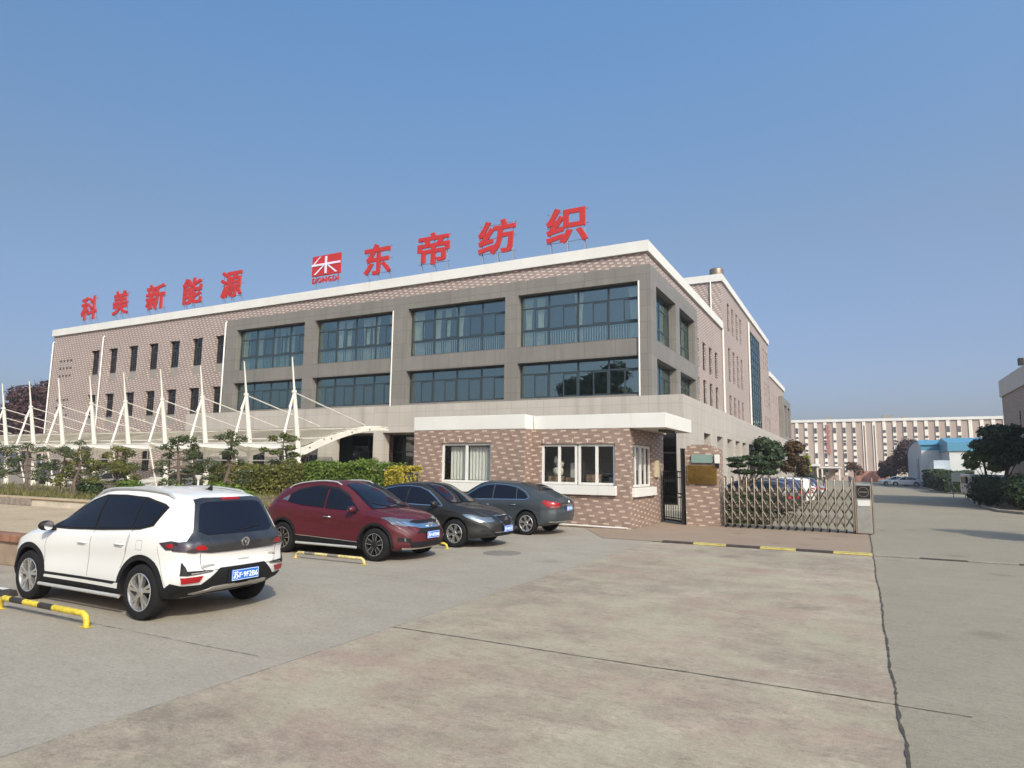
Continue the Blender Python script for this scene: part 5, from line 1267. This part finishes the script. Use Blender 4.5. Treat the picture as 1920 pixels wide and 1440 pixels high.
for k, x in enumerate(MX):
    m = MB(); m.tube([(x, MY+.22, 0), (x, MY, 2.9), (x, MY-.47, 5.78)], [.155, .145, .10], 12); m.tube([(x, MY-.46, 5.75), (x, MY-.72, 7.45)], [.062, .03], 8); m.lathe([(.13, -.06), (.13, .06)], (x, MY-.46, 5.72), 'z', 12)
    ms = m.build("mast", CAN, CN, smooth=50)
    m = MB(); m.tube([(x, MY-.48, 5.68), (x, MY-1.05, 3.2)], [.05, .075], 8); m.tube([(x, MY-1.05, 3.16), (x, MY-.35, .6)], .045, 8); m.tube([(x, MY-.75, 4.9), (x, MY-.46, 5.68)], .03, 6); m.build("strut", CAN, CN, smooth=50)
    m = MB(); m.tube([(x, MY-.44, 5.68), (x, MY+5.05, 4.36)], .032, 6); m.tube([(x, MY-.30, 4.9), (x, MY+2.9, 4.02)], .022, 6) if False else None; m.build("tie_rod", CAN, CN, smooth=50)
    # curved box beam with lightening holes
    ds = [i*7.1/14 for i in range(15)]; top = [(MY+d, ph_(d)-.02) for d in ds]; bot = [(MY+d, ph_(d)-.02-(.42-.27*(d/7.1))) for d in reversed(ds)]
    m = MB(); m.prism(top+bot, 'x', x-.05, x+.05)
    m.prism([(MY-1.1, 3.12), (MY, 2.9), (MY, 2.58), (MY-1.1, 3.02)], 'x', x-.045, x+.045)
    bo = m.build("arch_beam", CAN, CN)
    if k < 2:
        m = MB()
        for d in (.75, 2.3, 3.9, 5.4): m.lathe([(0, 0), (.055, 0)], (x+.056, MY+d, ph_(d)-.17), 'x', 14)
        m.build("bolt_hole", INDARK, bo)
for d in (1.7, 4.1, 6.9):
    m = MB(); z = ph_(d)+.03; m.box(MX[0]+.14, MX[-1], MY+d-.03, MY+d+.03, z-.04, z+.03); m.build("purlin", CAN, CN)
m = MB(); m.tube([(MX[0], MY-1.05, 3.12), (MX[-1], MY-1.05, 3.12)], .035, 6); m.tube([(MX[0]+.0, MY+.05, 2.78), (MX[-1], MY+.05, 2.78)], .03, 6); m.build("edge_rail", CAN, CN)
m = MB(); m.tube([(MX[0], MY+.08, 2.25), (MX[-1], MY+.08, 2.25)], .035, 6)
for k in range(11): m.tube([(MX[k]-1.74, MY+.08, 2.25), (MX[k]-1.74, MY+.08, 2.78)], .035, 6)
m.build("lower_rail", CAN, CN)

# ---------------------------------------------------------------- vegetation
PINE = leaf_mat("pine_needles", (.030, .045, .018), (.085, .10, .035), .6, .15)
GRN = leaf_mat("bright_green_leaves", (.06, .11, .015), (.20, .27, .035), .5, .3)
HEDG = leaf_mat("hedge_leaves", (.045, .085, .014), (.15, .205, .03), .5, .25)
HEDB = leaf_mat("olive_brown_leaves", (.06, .078, .016), (.18, .165, .035), .5, .25)
YLF = leaf_mat("yellow_leaves", (.16, .15, .02), (.50, .40, .05), .5, .3)
DKG = leaf_mat("dark_evergreen_leaves", (.012, .022, .010), (.045, .07, .022), .5, .15)
RUST = leaf_mat("rusty_brown_leaves", (.06, .03, .012), (.16, .08, .03), .6, .2)
MAROON = leaf_mat("dark_maroon_leaves", (.030, .012, .012), (.085, .035, .028), .6, .15)
RUSTG = leaf_mat("rusty_green_leaves", (.035, .035, .012), (.11, .06, .025), .6, .2)
LIME = leaf_mat("lime_leaves", (.20, .26, .03), (.40, .44, .07), .5, .3)
def pine(x, y, zb, h, label, lean=0., seed=0, tiers=6, spread=1.0, msize=.036, leafm=None):
    rs = random.Random(seed); t = empty("pine_tree", (x, y, zb), label, "pine tree", "trained pines on the raised bed")
    m = MB(); pts = [(x, y, zb-.1)]; px, py = x, y
    for i in range(1, 7):
        px += lean*h/6+rs.uniform(-.10, .10); py += rs.uniform(-.08, .08); pts.append((px, py, zb+h*i/6*.93))
    m.tube(pts, [.085-.011*i for i in range(7)], 8); m.build("trunk", BARK, t, smooth=50)
    fl = MB(); fl.keep = 1
    for k in range(tiers):
        f = .30+.70*k/(tiers-1); i = min(5, int(f*6)); p = Vector(pts[i]).lerp(Vector(pts[i+1]), f*6-i) if i < 6 else Vector(pts[-1])
        n = 2 if k < tiers-1 else 1; a0 = rs.uniform(0, 6.28)
        for q in range(n):
            a = a0+q*math.pi+rs.uniform(-.6, .6); r = (0 if k == tiers-1 else spread*rs.uniform(.45, 1.05)*(1.15-f*.75))
            e = p+Vector((math.cos(a)*r, math.sin(a)*r, rs.uniform(-.12, .15)))
            if r > 0:
                b = MB(); mid = p.lerp(e, .5)+Vector((0, 0, -.08)); b.tube([p, mid, e], [.035, .025, .012], 6); b.build("branch", BARK, t, smooth=50)
            rr = rs.uniform(.18, .38)*spread**.5
            leaves(fl, [(e.x, e.y, e.z+.05, rr*1.25, rr*1.1, .10+.05*rs.random()), (e.x+rs.uniform(-.2, .2), e.y, e.z+.12, rr*.7, rr*.7, .09)], int(280*rr/.35), msize, .2)
    fl.build("foliage", leafm or PINE, t)
random.seed(11)
pine(-21.3, 15.3, .80, 2.33, "trained pine with flat layered pads behind the roof of the white crossover", .0, 3, 7, 1.0)
pine(-20.0, 16.0, .80, 2.48, "tall trained pine just left of the hedge", .02, 5, 7, .8)
pine(-23.3, 21.9, 0, 3.6, "bushy light green pine rising behind the left end of the hedge", .0, 8, 9, 1.45, .05, leaf_mat("light_pine", (.05, .07, .02), (.14, .16, .04)))
pine(-24.3, 15.0, .80, 1.88, "leaning brown tinged pine, second from the left behind the white crossover", -.12, 12, 6, 1.1, .036, HEDB)
pine(-28.2, 15.0, .80, 1.93, "pine with a thick reddish trunk near the left edge", .10, 21, 6, 1.25)
pine(-31.2, 15.4, .80, 2.08, "dark pine at the far left edge of the picture", .0, 31, 6, 1.2)
pine(-26.2, 16.4, .80, 1.78, "low pine leaning right between the two left pines", .15, 44, 5, 1.1)
for i, (x, y, h_, sd, lb, mm_) in enumerate(((-23.0, 17.2, 1.7, 61, "small scraggly pine between the leaning pine and the layered pad pine", None), (-29.8, 16.6, 1.9, 63, "scraggly pine close behind the thick trunked pine at the left", None), (-33.6, 15.2, 1.9, 67, "half cut off pine at the very left edge", None), (-25.6, 14.2, 1.3, 69, "low brown leaved pine in front of the leaning pine", 'B'))):
    pine(x, y, .80, h_+.18, lb, random.uniform(-.12, .12), sd, 6, .95, .034, HEDB if mm_ else None)
def shrub(name, blobs, n, size, m, label, cat, group=None, stem=None, bark=None, sub=None):
    x, y = blobs[0][0], blobs[0][1]; zb = stem[2] if stem else min(b[2]-b[5] for b in blobs)
    t = empty(name, (x, y, zb), label, cat, group)
    mb = MB(); mb.keep = 1; leaves(mb, blobs, n, size); mb.build("foliage", m, t)
    if sub:
        for (bl, nn, mm) in sub: q = MB(); q.keep = 1; leaves(q, bl, nn, size); q.build("foliage_tips", mm, t)
    s = MB(); base = stem or (x, y, zb)
    for k in range(5 if not stem else 4):
        b = random.choice(blobs); s.tube([(base[0]+random.uniform(-.05, .05), base[1], base[2]-.05), ((base[0]+b[0])/2, (base[1]+b[1])/2, (base[2]+b[2])/2), (b[0], b[1], b[2])], [stem[3] if stem else .03, (stem[3] if stem else .03)*.7, .012], 6)
    s.build("trunk" if stem else "stem", bark or BARK, t, smooth=50); return t
def hedge(name, x0, x1, y0, y1, z0, z1, n, size, m, label, cat="hedge", rough=.18, sub=None):
    t = empty(name, ((x0+x1)/2, (y0+y1)/2, z0), label, cat, "hedge sections left of the gatehouse" if y0 > 19 and x0 < -12 else None)
    mb = MB(); mb.keep = 1; rnd = random.random
    lump = [(random.uniform(x0, x1), random.uniform(.15, .45), random.uniform(-rough, rough)) for _ in range(int((x1-x0)*3)+3)]
    def hh(x): return z1+sum(a*math.exp(-((x-c_)/w_)**2) for c_, w_, a in lump)*.55
    for _ in range(n):
        f = rnd(); x = x0+(x1-x0)*rnd()
        if f < .55: p = Vector((x, y0+random.gauss(0, .07)+.05, z0+(hh(x)-z0)*rnd())); nn = Vector((0, -1, .4))
        elif f < .85: p = Vector((x, y0+(y1-y0)*rnd(), hh(x)+random.gauss(0, .05))); nn = Vector((0, -.2, 1))
        else: p = Vector((x0 if rnd() < .5 else x1, y0+(y1-y0)*rnd(), z0+(z1-z0)*rnd())); nn = Vector((1, 0, .3))
        nn = (nn+Vector((rnd()-.5, rnd()-.5, rnd()-.5))*1.7).normalized(); a = nn.orthogonal().normalized(); a.rotate(Matrix.Rotation(rnd()*6.28, 3, nn)); c_ = nn.cross(a); s1 = size*(.6+.8*rnd()); s2 = s1*(.5+.3*rnd())
        mb.add([p-a*s1, p-c_*s2, p+a*s1, p+c_*s2], [(0, 1, 2, 3)])
    mb.build("foliage", m, t)
    co = MB(); co.box(x0+.12, x1-.12, y0+.15, y1-.1, z0, z1-.22); co.build("dark_core", INDARK, t)  # black box in place of the shade deep in the hedge
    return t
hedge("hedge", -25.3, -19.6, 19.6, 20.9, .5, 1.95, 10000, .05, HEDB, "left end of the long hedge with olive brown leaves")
hedge("hedge", -19.6, -15.6, 19.6, 20.9, .5, 2.08, 9000, .05, HEDG, "middle of the long hedge, fresh green above the dark red crossover")
hedge("hedge", -15.6, -14.85, 19.6, 20.9, .3, 2.0, 5200, .045, YLF, "yellow leaved end of the hedge against the gatehouse")
shrub("leafy_bush", [(-17.7, 14.4, 1.0, .9, .7, .42), (-17.1, 14.3, .9, .7, .6, .38), (-18.3, 14.5, 1.15, .6, .6, .35)], 2600, .075, GRN, "bright green broad leaved bush between the white and dark red crossovers", "bush")
for i, (x, y, z, r, lb) in enumerate(((-22.3, 14.1, 1.1, .42, "rounded green bush under the pines behind the white crossover"), (-24.9, 14.3, 1.05, .38, "small dark green bush under the leaning pine"), (-20.2, 14.5, 1.0, .35, "small yellow green bush at the foot of the trained pine"))):
    shrub("low_bush", [(x, y, z+.1, r*1.3, r, r*.75), (x+.4, y, z, r, r*.8, r*.6)], 1100, .055, (HEDG, DKG, GRN)[i], lb, "bush")
t = empty("garden_lamp", (-19.9, 15.0, .98), "short white funnel shaped garden lamp in front of the hedge end", "lamp")
m = MB(); m.tube([(-19.9, 15.0, .95), (-19.9, 15.0, 1.5)], .035, 8); m.build("post", WPIPE, t, smooth=50); m = MB(); m.lathe([(.045, 0), (.12, .13), (.12, .15), (0, .16)], (-19.9, 15, 1.5), 'z', 16); m.build("shade", WPIPE, t, smooth=50)
# dark tree behind the left end of the building
def tree(x, y, h, r, label, m, name="tree", trunk=.3, n=2600, size=.35, z0=0., clumps=9, rz=.7, bark=None, group=None, seed=1, low=.35):
    rs = random.Random(seed); t = empty(name, (x, y, z0), label, "tree", group); bl = []
    mb = MB(); top = (x+rs.uniform(-.3, .3), y, z0+h*.75); mb.tube([(x, y, z0-.1), (x+rs.uniform(-.15, .15), y, z0+h*.35), top], [trunk, trunk*.7, trunk*.25], 9)
    for k in range(clumps):
        a = 6.283*k/clumps+rs.uniform(-.4, .4); e = rs.uniform(0, 1); rr = r*(1-.55*e)*rs.uniform(.45, .75)
        c_ = (x+math.cos(a)*rr, y+math.sin(a)*rr*.8, z0+h*(low+(.88-low)*e)); s = r*rs.uniform(.32, .5)
        bl.append((*c_, s, s, s*rz)); mb.tube([(x, y, z0+h*(.2+.3*e)), ((x+c_[0])/2, (y+c_[1])/2, (z0+h*(.2+.3*e)+c_[2])/2+.1), c_], [trunk*.4, trunk*.25, trunk*.08], 6)
    mb.build("trunk", bark or BARK, t, smooth=50)
    cr = MB(); cr.keep = 1; leaves(cr, bl, n, size); cr.build("crown", m, t); return t
tree(-122, 60, 16.2, 6.8, "big dark maroon leaved tree rising behind the left end of the building", MAROON, "broadleaf_tree", .5, 26000, .23, 0, 16, seed=4)
tree(-137, 66, 13.5, 7, "lower dark maroon tree at the left edge behind the canopy", MAROON, "broadleaf_tree", .5, 20000, .23, 0, 13, seed=6)
tree(-108, 58, 9, 5, "small dark tree beside the left corner of the building", MAROON, "broadleaf_tree", .4, 9000, .2, 0, 10, seed=8)
# trees along the side of the building
tree(-6.5, 57, 5.0, 1.7, "dark green evergreen tree with a round crown beside the building", DKG, "evergreen_tree", .09, 7500, .12, 0, 12, .8, PALEBARK, seed=3, low=.42)
tree(-4.75, 60, 4.9, 1.35, "rusty brown tree with a pale trunk next to the dark evergreen", RUSTG, "evergreen_tree", .10, 5000, .12, 0, 12, .9, PALEBARK, seed=9, low=.40)
tree(-4.6, 64, 3.6, 1.2, "dark rounded evergreen bush behind the rusty brown tree", DKG, "evergreen_tree", .09, 3500, .13, 0, 9, 1., PALEBARK, seed=13, low=.25)
tree(-4.95, 74, 4.7, .6, "lime yellow tree showing behind the rusty tree", LIME, "evergreen_tree", .1, 1200, .16, 0, 8, 1., PALEBARK, seed=15, low=.4)
# cloud pruned tree behind the brick pillar
t = empty("cloud_pruned_tree", (-4.35, 28.4, 0), "cloud pruned tree with flat dark umbrella pads just right of the brick pillar", "tree")
m = MB(); m.tube([(-4.35, 28.4, -.1), (-4.3, 28.4, 1.1), (-4.2, 28.4, 1.8)], [.10, .08, .045], 8); pads = [(-4.42, 28.3, 2.27, .42), (-3.98, 28.7, 2.58, .42), (-4.45, 28.2, 2.5, .40), (-3.62, 28.4, 2.36, .50), (-3.2, 28.9, 2.56, .36), (-4.2, 28.5, 2.0, .5), (-3.3, 28.4, 2.0, .5)]
for p in pads: m.tube([(-4.3, 28.4, 1.2), ((p[0]-4.25)/2, p[1], (p[2]+1.2)/2), (p[0], p[1], p[2])], [.045, .032, .016], 6)
m.build("trunk", BARK, t, smooth=50)
m = MB(); m.keep = 1
for p in pads: leaves(m, [(p[0], p[1], p[2], p[3], p[3]*.9, .11)], 1000, .04)
m.build("foliage", DKG, t)
hedge("low_hedge", -5.6, -3.2, 27.3, 29.3, 0, 1.05, 5200, .05, DKG, "low green planting behind the left part of the folding gate")
# planting on the right side of the road
def kerbline(pts, label, h=.13, w=.16):
    m = MB()
    for a, b in zip(pts, pts[1:]):
        d = Vector((b[0]-a[0], b[1]-a[1], 0)); L = d.length; d.normalize(); nrm = Vector((-d.y, d.x, 0))*w/2; n = max(1, int(L/1.0))
        for i in range(n):
            p = Vector((a[0], a[1], 0))+d*(L*i/n+.01); q = Vector((a[0], a[1], 0))+d*(L*(i+1)/n-.01); z = Vector((0, 0, h))
            m.add([p-nrm, q-nrm, q+nrm, p+nrm, p-nrm+z, q-nrm+z, q+nrm+z, p+nrm+z], [(0, 1, 2, 3), (4, 5, 6, 7), (0, 1, 5, 4), (1, 2, 6, 5), (2, 3, 7, 6), (3, 0, 4, 7)])
    return tag(m.build("kerb", KERB, bevel=.01), label, "kerb")
kerbline([(8.2, 140), (7.3, 87), (7.9, 80), (9.6, 77.5), (30, 77.0)], "stone kerb curving round the farther planting bed on the right")
kerbline([(8.4, 70), (7.2, 60), (6.5, 48), (6.6, 44.2), (7.4, 42.4), (9.5, 41.8), (30, 41.8)], "stone kerb round the nearer planting bed on the right")
sheet("planting_bed", 0, 0, 0, 0, 0, MATS["dry_soil"], poly=[(8.4, 70), (7.2, 60), (6.5, 48), (6.6, 44.2), (7.4, 42.4), (9.5, 41.8), (30, 41.8), (30, 70)]); bpy.data.objects["planting_bed.001"].location.z = .09
sheet("planting_bed", 0, 0, 0, 0, 0, MATS["dry_soil"], poly=[(8.2, 140), (7.3, 87), (7.9, 80), (9.6, 77.5), (30, 77.0), (30, 140)]); bpy.data.objects["planting_bed.002"].location.z = .09
for i, (x, y, rx, rz_, lb) in enumerate(((7.0, 50.2, 1.15, 1.0, "dark round bush at the corner of the nearer bed, left of the others"), (8.3, 46.0, 1.35, 1.0, "large dark round bush at the right edge of the picture"), (8.9, 51.5, 1.1, 1.0, "dark round bush behind the corner bush, beside the small white van"))):
    shrub("round_bush", [(x, y, .1+rz_, rx, rx, rz_)], 3600, .075, DKG, lb, "bush", "clipped dark bushes on the right")
hedge("clipped_hedge", 7.6, 10.4, 80.5, 92, .1, 1.75, 4200, .12, DKG, "long clipped hedge on the farther bed beside the white sedans")  # shade on this hedge is put into the darker leaf colour
hedge("clipped_hedge", 7.9, 12, 95, 112, .1, 2.3, 3600, .14, DKG, "darker hedge in front of the grey shed")
tree(8.4, 52.5, 5.4, 2.1, "dark spreading tree on the right bed before the shaded building", DKG, "broadleaf_tree", .10, 7500, .12, .1, 13, .55, BARK, seed=22, low=.45)
tree(7.9, 57.5, 4.6, 1.5, "olive green pine like tree left of the dark spreading tree", HEDG, "broadleaf_tree", .08, 2600, .11, .1, 8, .6, BARK, seed=25, low=.5)
# tree beyond the right edge that throws the shadow on the driveway
tree(8.1, 24.6, 4.8, 2.0, "tree just outside the picture on the right, seen by its shadow", DKG, "broadleaf_tree", .12, 6500, .14, 0, 13, .7, BARK, seed=33, low=.4)
tree(11.3, 22.8, 5.6, 2.2, "second tree outside the picture on the right, shading the driveway edge", DKG, "broadleaf_tree", .12, 6500, .14, 0, 13, .7, BARK, seed=35, low=.35)

# unseen trees added behind the camera for the dark reflections in the glass
for i, (x, y, h) in enumerate(((-33, -26, 19), (-42, -30, 17), (-16, -34, 20))):
    tree(x, y, h, 5.5, ("unseen tree behind the viewer, added for reflections in the right hand windows", "unseen tree behind the viewer beside the first, added for window reflections", "unseen tree behind the viewer, farthest right, added for window reflections")[i], DKG, "broadleaf_tree", .4, 5000, .45, 0, 13, seed=70+i)
# ---------------------------------------------------------------- right hand building
RB = empty("office_annex", (9.8, 61, 0), "shaded brick building with a pale parapet at the right edge", "building")
DBR = BRICK
w = MB(); wall(w, 'x', 9.8, 44.5, 61, 0, 7.8, [(46.5, 52.6, 4.2, 7.3), (55.0, 55.45, 5.3, 6.3), (57.6, 57.85, 3.4, 4.8)], .25, 1); wall(w, 'y', 44.5, 9.8, 34, 0, 7.8, [], .25, 1); wall(w, 'y', 61, 9.8, 34, 0, 7.8, [], .25, 1); w.build("wall", DBR, RB)
m = MB(); m.box(9.68, 34, 44.38, 61.12, 7.802, 9.05); m.build("parapet", CAP, RB)
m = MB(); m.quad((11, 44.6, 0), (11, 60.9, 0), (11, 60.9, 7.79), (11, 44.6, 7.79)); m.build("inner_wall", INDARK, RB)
window(RB, 'x', 10.0, 46.51, 52.59, 4.21, 7.29, 1, 3, transom=6.4, fw=.1, glass=DGLASS)
window(RB, 'x', 9.9, 55.01, 55.44, 5.31, 6.29, 1, 1, fw=.06, glass=CGLASS, frame=WFRAME, split=False); window(RB, 'x', 9.9, 57.61, 57.84, 3.41, 4.79, 1, 1, fw=.06, glass=CGLASS, frame=WFRAME, split=False)
t = empty("floodlight", (10.3, 55.6, 9.05), "black floodlight on a short stand on the parapet of the shaded building", "floodlight")
m = MB(); m.tube([(10.3, 55.6, 9.04), (10.3, 55.6, 9.5)], .05, 8); m.build("stand", IRON, t); m = MB(); m.box(10.0, 10.3, 55.4, 55.8, 9.45, 9.95); o = m.build("lamp_head", IRON, t, bevel=.03)
# small van and notice board between the beds
t = empty("parked_van", (0, 0, 0), "small white van half hidden behind the dark round bushes on the right", "van")
m = MB(); m.prism([(-1.95, .35), (1.95, .35), (2.0, .75), (1.7, 1.0), (1.35, 1.85), (-1.9, 1.9), (-1.98, 1.0)], 'y', -.82, .82); m.build("body", PWHITE, t, bevel=.05)
m = MB()
for sg in (-1, 1):
    for a, b in ((-1.75, -.95), (-.75, .15)): m.box(a, b, sg*.822, sg*.832, 1.1, 1.7)
    m.prism([(.35, 1.1), (1.5, 1.1), (1.25, 1.7), (.35, 1.7)], 'y', sg*.822, sg*.832)
m.build("side_window", CARGLASS, t); m = MB(); m.box(-1.985, -1.965, -.6, .6, 1.15, 1.7); m.build("rear_window", CARGLASS, t)
for x in (-1.3, 1.35):
    for sg in (-1, 1):
        m = MB(); m.lathe([(0, -.1), (.30, -.1), (.31, -.08), (.31, .08), (.30, .1), (0, .1)], (x, sg*.75, .31), 'y', 24); o = m.build("wheel", TYRE, t, smooth=40); m = MB(); m.lathe([(0, sg*.105), (.18, sg*.105), (.19, 0)], (x, sg*.75, .31), 'y', 20); m.build("rim", RIM, o)
t.location = (9.2, 63.6, .1); t.rotation_euler = (0, 0, .25)
t = empty("notice_board", (7.3, 66.5, .09), "pale grey board on two thin posts beside the small white van", "notice board")
m = MB(); m.box(6.8, 7.75, 66.5, 66.56, 1.35, 2.1); m.build("board", mat("pale_grey_board", (.42, .43, .36), .6), t, bevel=.01)
for x in (6.86, 7.69): m = MB(); m.tube([(x, 66.53, .05), (x, 66.53, 1.36)], .03, 8); m.build("post", SUPPORT, t)

# ---------------------------------------------------------------- far sheds and far building
WMET = mat("white_corrugated_steel", (.56, .57, .55), .5, var=.04); BMET = mat("sky_blue_steel", (.08, .25, .37), .45, var=.06); GMET = mat("pale_blue_grey_steel", (.40, .47, .52), .5, var=.05)
t = empty("grey_shed", (8, 112, 0), "tall pale grey shed with a gabled end and blue eaves beyond the hedge", "shed")
m = MB(); m.prism([(112, 0), (142, 0), (142, 5.4), (138, 6.4), (126, 6.9), (115, 6.7), (112, 6.0)], 'x', 8.0, 22.0); m.build("wall", GMET, t)
m = MB(); m.prism([(111.7, 6.02), (115, 6.76), (126, 6.96), (138, 6.46), (142.2, 5.42), (142.2, 5.5), (138, 6.56), (126, 7.06), (115, 6.86), (111.7, 6.12)], 'x', 7.8, 22.1); m.build("roof", BMET, t)
m = MB(); m.box(7.98, 22.02, 111.9, 112.0, 5.3, 5.95, 1); m.box(8.01, 22.0, 111.93, 111.99, 0, 5.29); m.build("front_cladding", [WMET, BMET], t)
m = MB(); m.box(7.93, 7.99, 117, 121, 0, 4.2); m.build("door", mat("grey_shed_door", (.22, .27, .30), .5), t)
t = empty("blue_gabled_shed", (10.4, 102, 0), "white shed with a bright blue gable and roof band in front of the grey shed", "shed")
m = MB(); m.prism([(102, 0), (116, 0), (116, 4.9), (102, 4.9)], 'x', 10.4, 26); m.build("wall", WMET, t)
m = MB(); m.prism([(101.8, 4.902), (116.2, 4.902), (116.2, 6.0), (109, 6.9), (101.8, 6.0)], 'x', 10.2, 26.2); m.build("roof", BMET, t)
m = MB(); m.prism([(102, 0), (112, 0), (112, 3.0), (102, 3.7)], 'x', 8.6, 10.39); m.build("porch", GMET, t)
m = MB(); m.box(8.75, 9.5, 101.93, 101.995, 0.0, 2.4); m.box(8.5, 9.8, 101.1, 101.99, 2.6, 2.72); m.build("door", WMET, t)
FB = empty("far_factory", (10, 180, 0), "long tan four storey factory across the end of the road with white vertical window strips", "building")
TAN = mat("tan_render", (.34, .27, .23), .8, var=.05, scale=.3); PINKR = mat("pale_strip_render", (.66, .62, .55), .7, var=.05, scale=.5)
m = MB(); m.box(-26, 64, 180, 200, 0, 14.2); m.build("wall", TAN, FB)
m = MB(); m.box(-26.1, 64.1, 179.7, 180.6, 14.202, 14.85); m.build("parapet", CAP, FB)
k = 0; x = -24.5
gp_ = {12, 13}
while x < 63:
    kx = k
    m = MB(); m.box(x, x+.72, 179.82, 179.99, 1.2, 14.2, 0)
    rz_ = random.Random(k*7)
    for z0 in (1.9, 2.9, 3.9, 5.3, 5.9, 6.9, 8.4, 9.2, 10.1, 11.4, 12.1):
        if (k > 21 and z0 > 7) or (k in (12, 13)) or rz_.random() < .12: continue
        m.box(x+.06, x+.66, 179.78, 179.815, z0, z0+(.52 if z0 in (2.9, 3.9, 6.9, 10.1, 9.2) else .66), 1)
    m.build("window_strip", [PINKR, mat("strip_glass", (.08, .075, .08), .35) if "strip_glass" not in MATS else MATS["strip_glass"]], FB); k += 1; x += 2.13
for x in (1.28, 3.4):
    m = MB(); m.box(x, x+.28, 179.8, 179.81, .5, 13.2); m.build("drain_recess", mat("brown_recess", (.15, .09, .07), .8) if "brown_recess" not in MATS else MATS["brown_recess"], FB)
vs = None
m = MB()
for i, ch in enumerate("东帝纺织集团"):
    vs, fs = text_mb(ch, 1.1, 1.05, .06, .03); m.add([(v[0]-7.1, v[1]+179.7, v[2]+12.6-i*1.25) for v in vs], fs)
m.build("red_wall_lettering", mat("faded_red_lettering", (.34, .13, .11), .7), FB)
for x, s in ((-6.8, 1.1), (5.5, 1.6), (9.5, .9), (30, .8)):
    m = MB(); m.box(x, x+s*1.3, 181, 183, 14.2, 14.85+s*.55); m.build("roof_plant", GREYP, FB)
t = empty("entrance_canopy", (-11, 176, 0), "pale flat entrance canopies at the foot of the far factory", "canopy")
m = MB(); m.box(-12.5, -8.5, 172, 179.6, 3.3, 3.8); m.build("roof", CAP, t); m = MB(); m.box(-8.4, -3.8, 174, 179.6, 2.9, 3.2); m.build("side_roof", CAP, t)
for x in (-12.2, -8.9, -7.9, -4.2):
    m = MB(); m.box(x-.15, x+.15, 174.2, 174.5, 0, 3.3 if x < -8.5 else 2.9); m.build("column", PINKR, t)
t = empty("boundary_wall", (6, 160, 0), "low reddish and beige boundary wall in front of the far factory", "wall")
m = MB(); m.box(-1, 5.4, 160, 160.3, 0, 2.3); m.build("painted_wall", mat("faded_mural_red", (.34, .16, .12), .8, var=.5, scale=.6), t); m = MB(); m.box(5.41, 13, 160, 160.35, 0, 2.5); m.build("plain_wall", mat("beige_wall", (.48, .43, .35), .8), t)
tree(8.5, 150, 8.5, 3.4, "dark conical tree left of the grey shed", MAROON, "broadleaf_tree", .2, 5500, .22, 0, 10, 1.3, BARK, seed=51, low=.25)
tree(5.5, 156, 5.2, 2.6, "low dark purple brown tree in front of the far factory", MAROON, "broadleaf_tree", .15, 2200, .3, 0, 9, .9, BARK, seed=53, low=.3)
tree(-1.0, 158, 4.6, 2.0, "thin reddish bare tree before the far factory", RUST, "broadleaf_tree", .1, 500, .25, 0, 8, .9, BARK, seed=57, low=.35)

# small people far down the road (a few pixels tall)
def person(x, y, label, top, legs, rz=0.):
    t = bpy.data.objects.new("person", None)
    me = bpy.data.meshes.new("person"); V = [(0, 0, .95), (0, .02, 1.2), (0, 0, 1.42), (0, .01, 1.52), (0, .0, 1.66), (.1, 0, .88), (.11, .02, .48), (.12, 0, .07), (.12, -.13, .03), (-.1, 0, .88), (-.13, -.06, .48), (-.13, .05, .07), (-.13, -.08, .03), (.19, 0, 1.38), (.25, .02, 1.1), (.24, -.1, .88), (-.19, 0, 1.38), (-.25, .02, 1.1), (-.24, -.08, .88)]
    E_ = [(0, 1), (1, 2), (2, 3), (3, 4), (0, 5), (5, 6), (6, 7), (7, 8), (0, 9), (9, 10), (10, 11), (11, 12), (2, 13), (13, 14), (14, 15), (2, 16), (16, 17), (17, 18)]
    me.from_pydata(V, E_, []); o = bpy.data.objects.new("person", me); COL.objects.link(o)
    o.modifiers.new("s", 'SKIN'); o.modifiers.new("u", 'SUBSURF').levels = 1
    rad = [.15, .14, .13, .06, .10, .10, .07, .05, .04, .10, .07, .05, .04, .06, .045, .035, .06, .045, .035]
    for i, v in enumerate(me.skin_vertices[0].data): v.radius = (rad[i]*1.05, rad[i]*.9)
    me.skin_vertices[0].data[0].use_root = True
    dg = bpy.context.evaluated_depsgraph_get(); dg.update(); nm = bpy.data.meshes.new_from_object(o.evaluated_get(dg)); bpy.data.objects.remove(o)
    nm.materials.append(top); nm.materials.append(legs); nm.materials.append(MATS["skin_tone"]); nm.materials.append(INDARK)
    for p in nm.polygons:
        z = p.center.z; p.material_index = 3 if (z > 1.64 or (z > 1.55 and p.center.y > .02)) else (2 if z > 1.46 or (abs(p.center.x) > .19 and z < .92) else (1 if z < .95 else 0)); p.use_smooth = True
    o = bpy.data.objects.new("person", nm); COL.objects.link(o); o.location = (x, y, 0); o.rotation_euler = (0, 0, rz); return tag(o, label, "person")
mat("skin_tone", (.45, .30, .22), .6)
person(-3.6, 84, "person in dark clothes standing at the far end of the parked row", INDARK, INDARK, .3)
person(-1.2, 100, "person in a dark top walking far down the road", MATS["navy_paint"], INDARK, -.4)

# thin haze in the air over the whole yard
HZ = bpy.data.materials.new("pale_haze"); HZ.use_nodes = True; hn = HZ.node_tree; hn.nodes.remove(hn.nodes["Principled BSDF"])
pv = hn.nodes.new("ShaderNodeVolumePrincipled"); pv.inputs["Color"].default_value = (.80, .84, .92, 1); pv.inputs["Density"].default_value = .0005; pv.inputs["Anisotropy"].default_value = .2
hn.links.new(pv.outputs[0], hn.nodes["Material Output"].inputs["Volume"])
mb = MB(); mb.box(-905, 905, -405, 1405, -1.2, 26); tag(mb.build("haze", HZ), "thin pale haze over the yard and the far factory", "haze", kind="stuff")
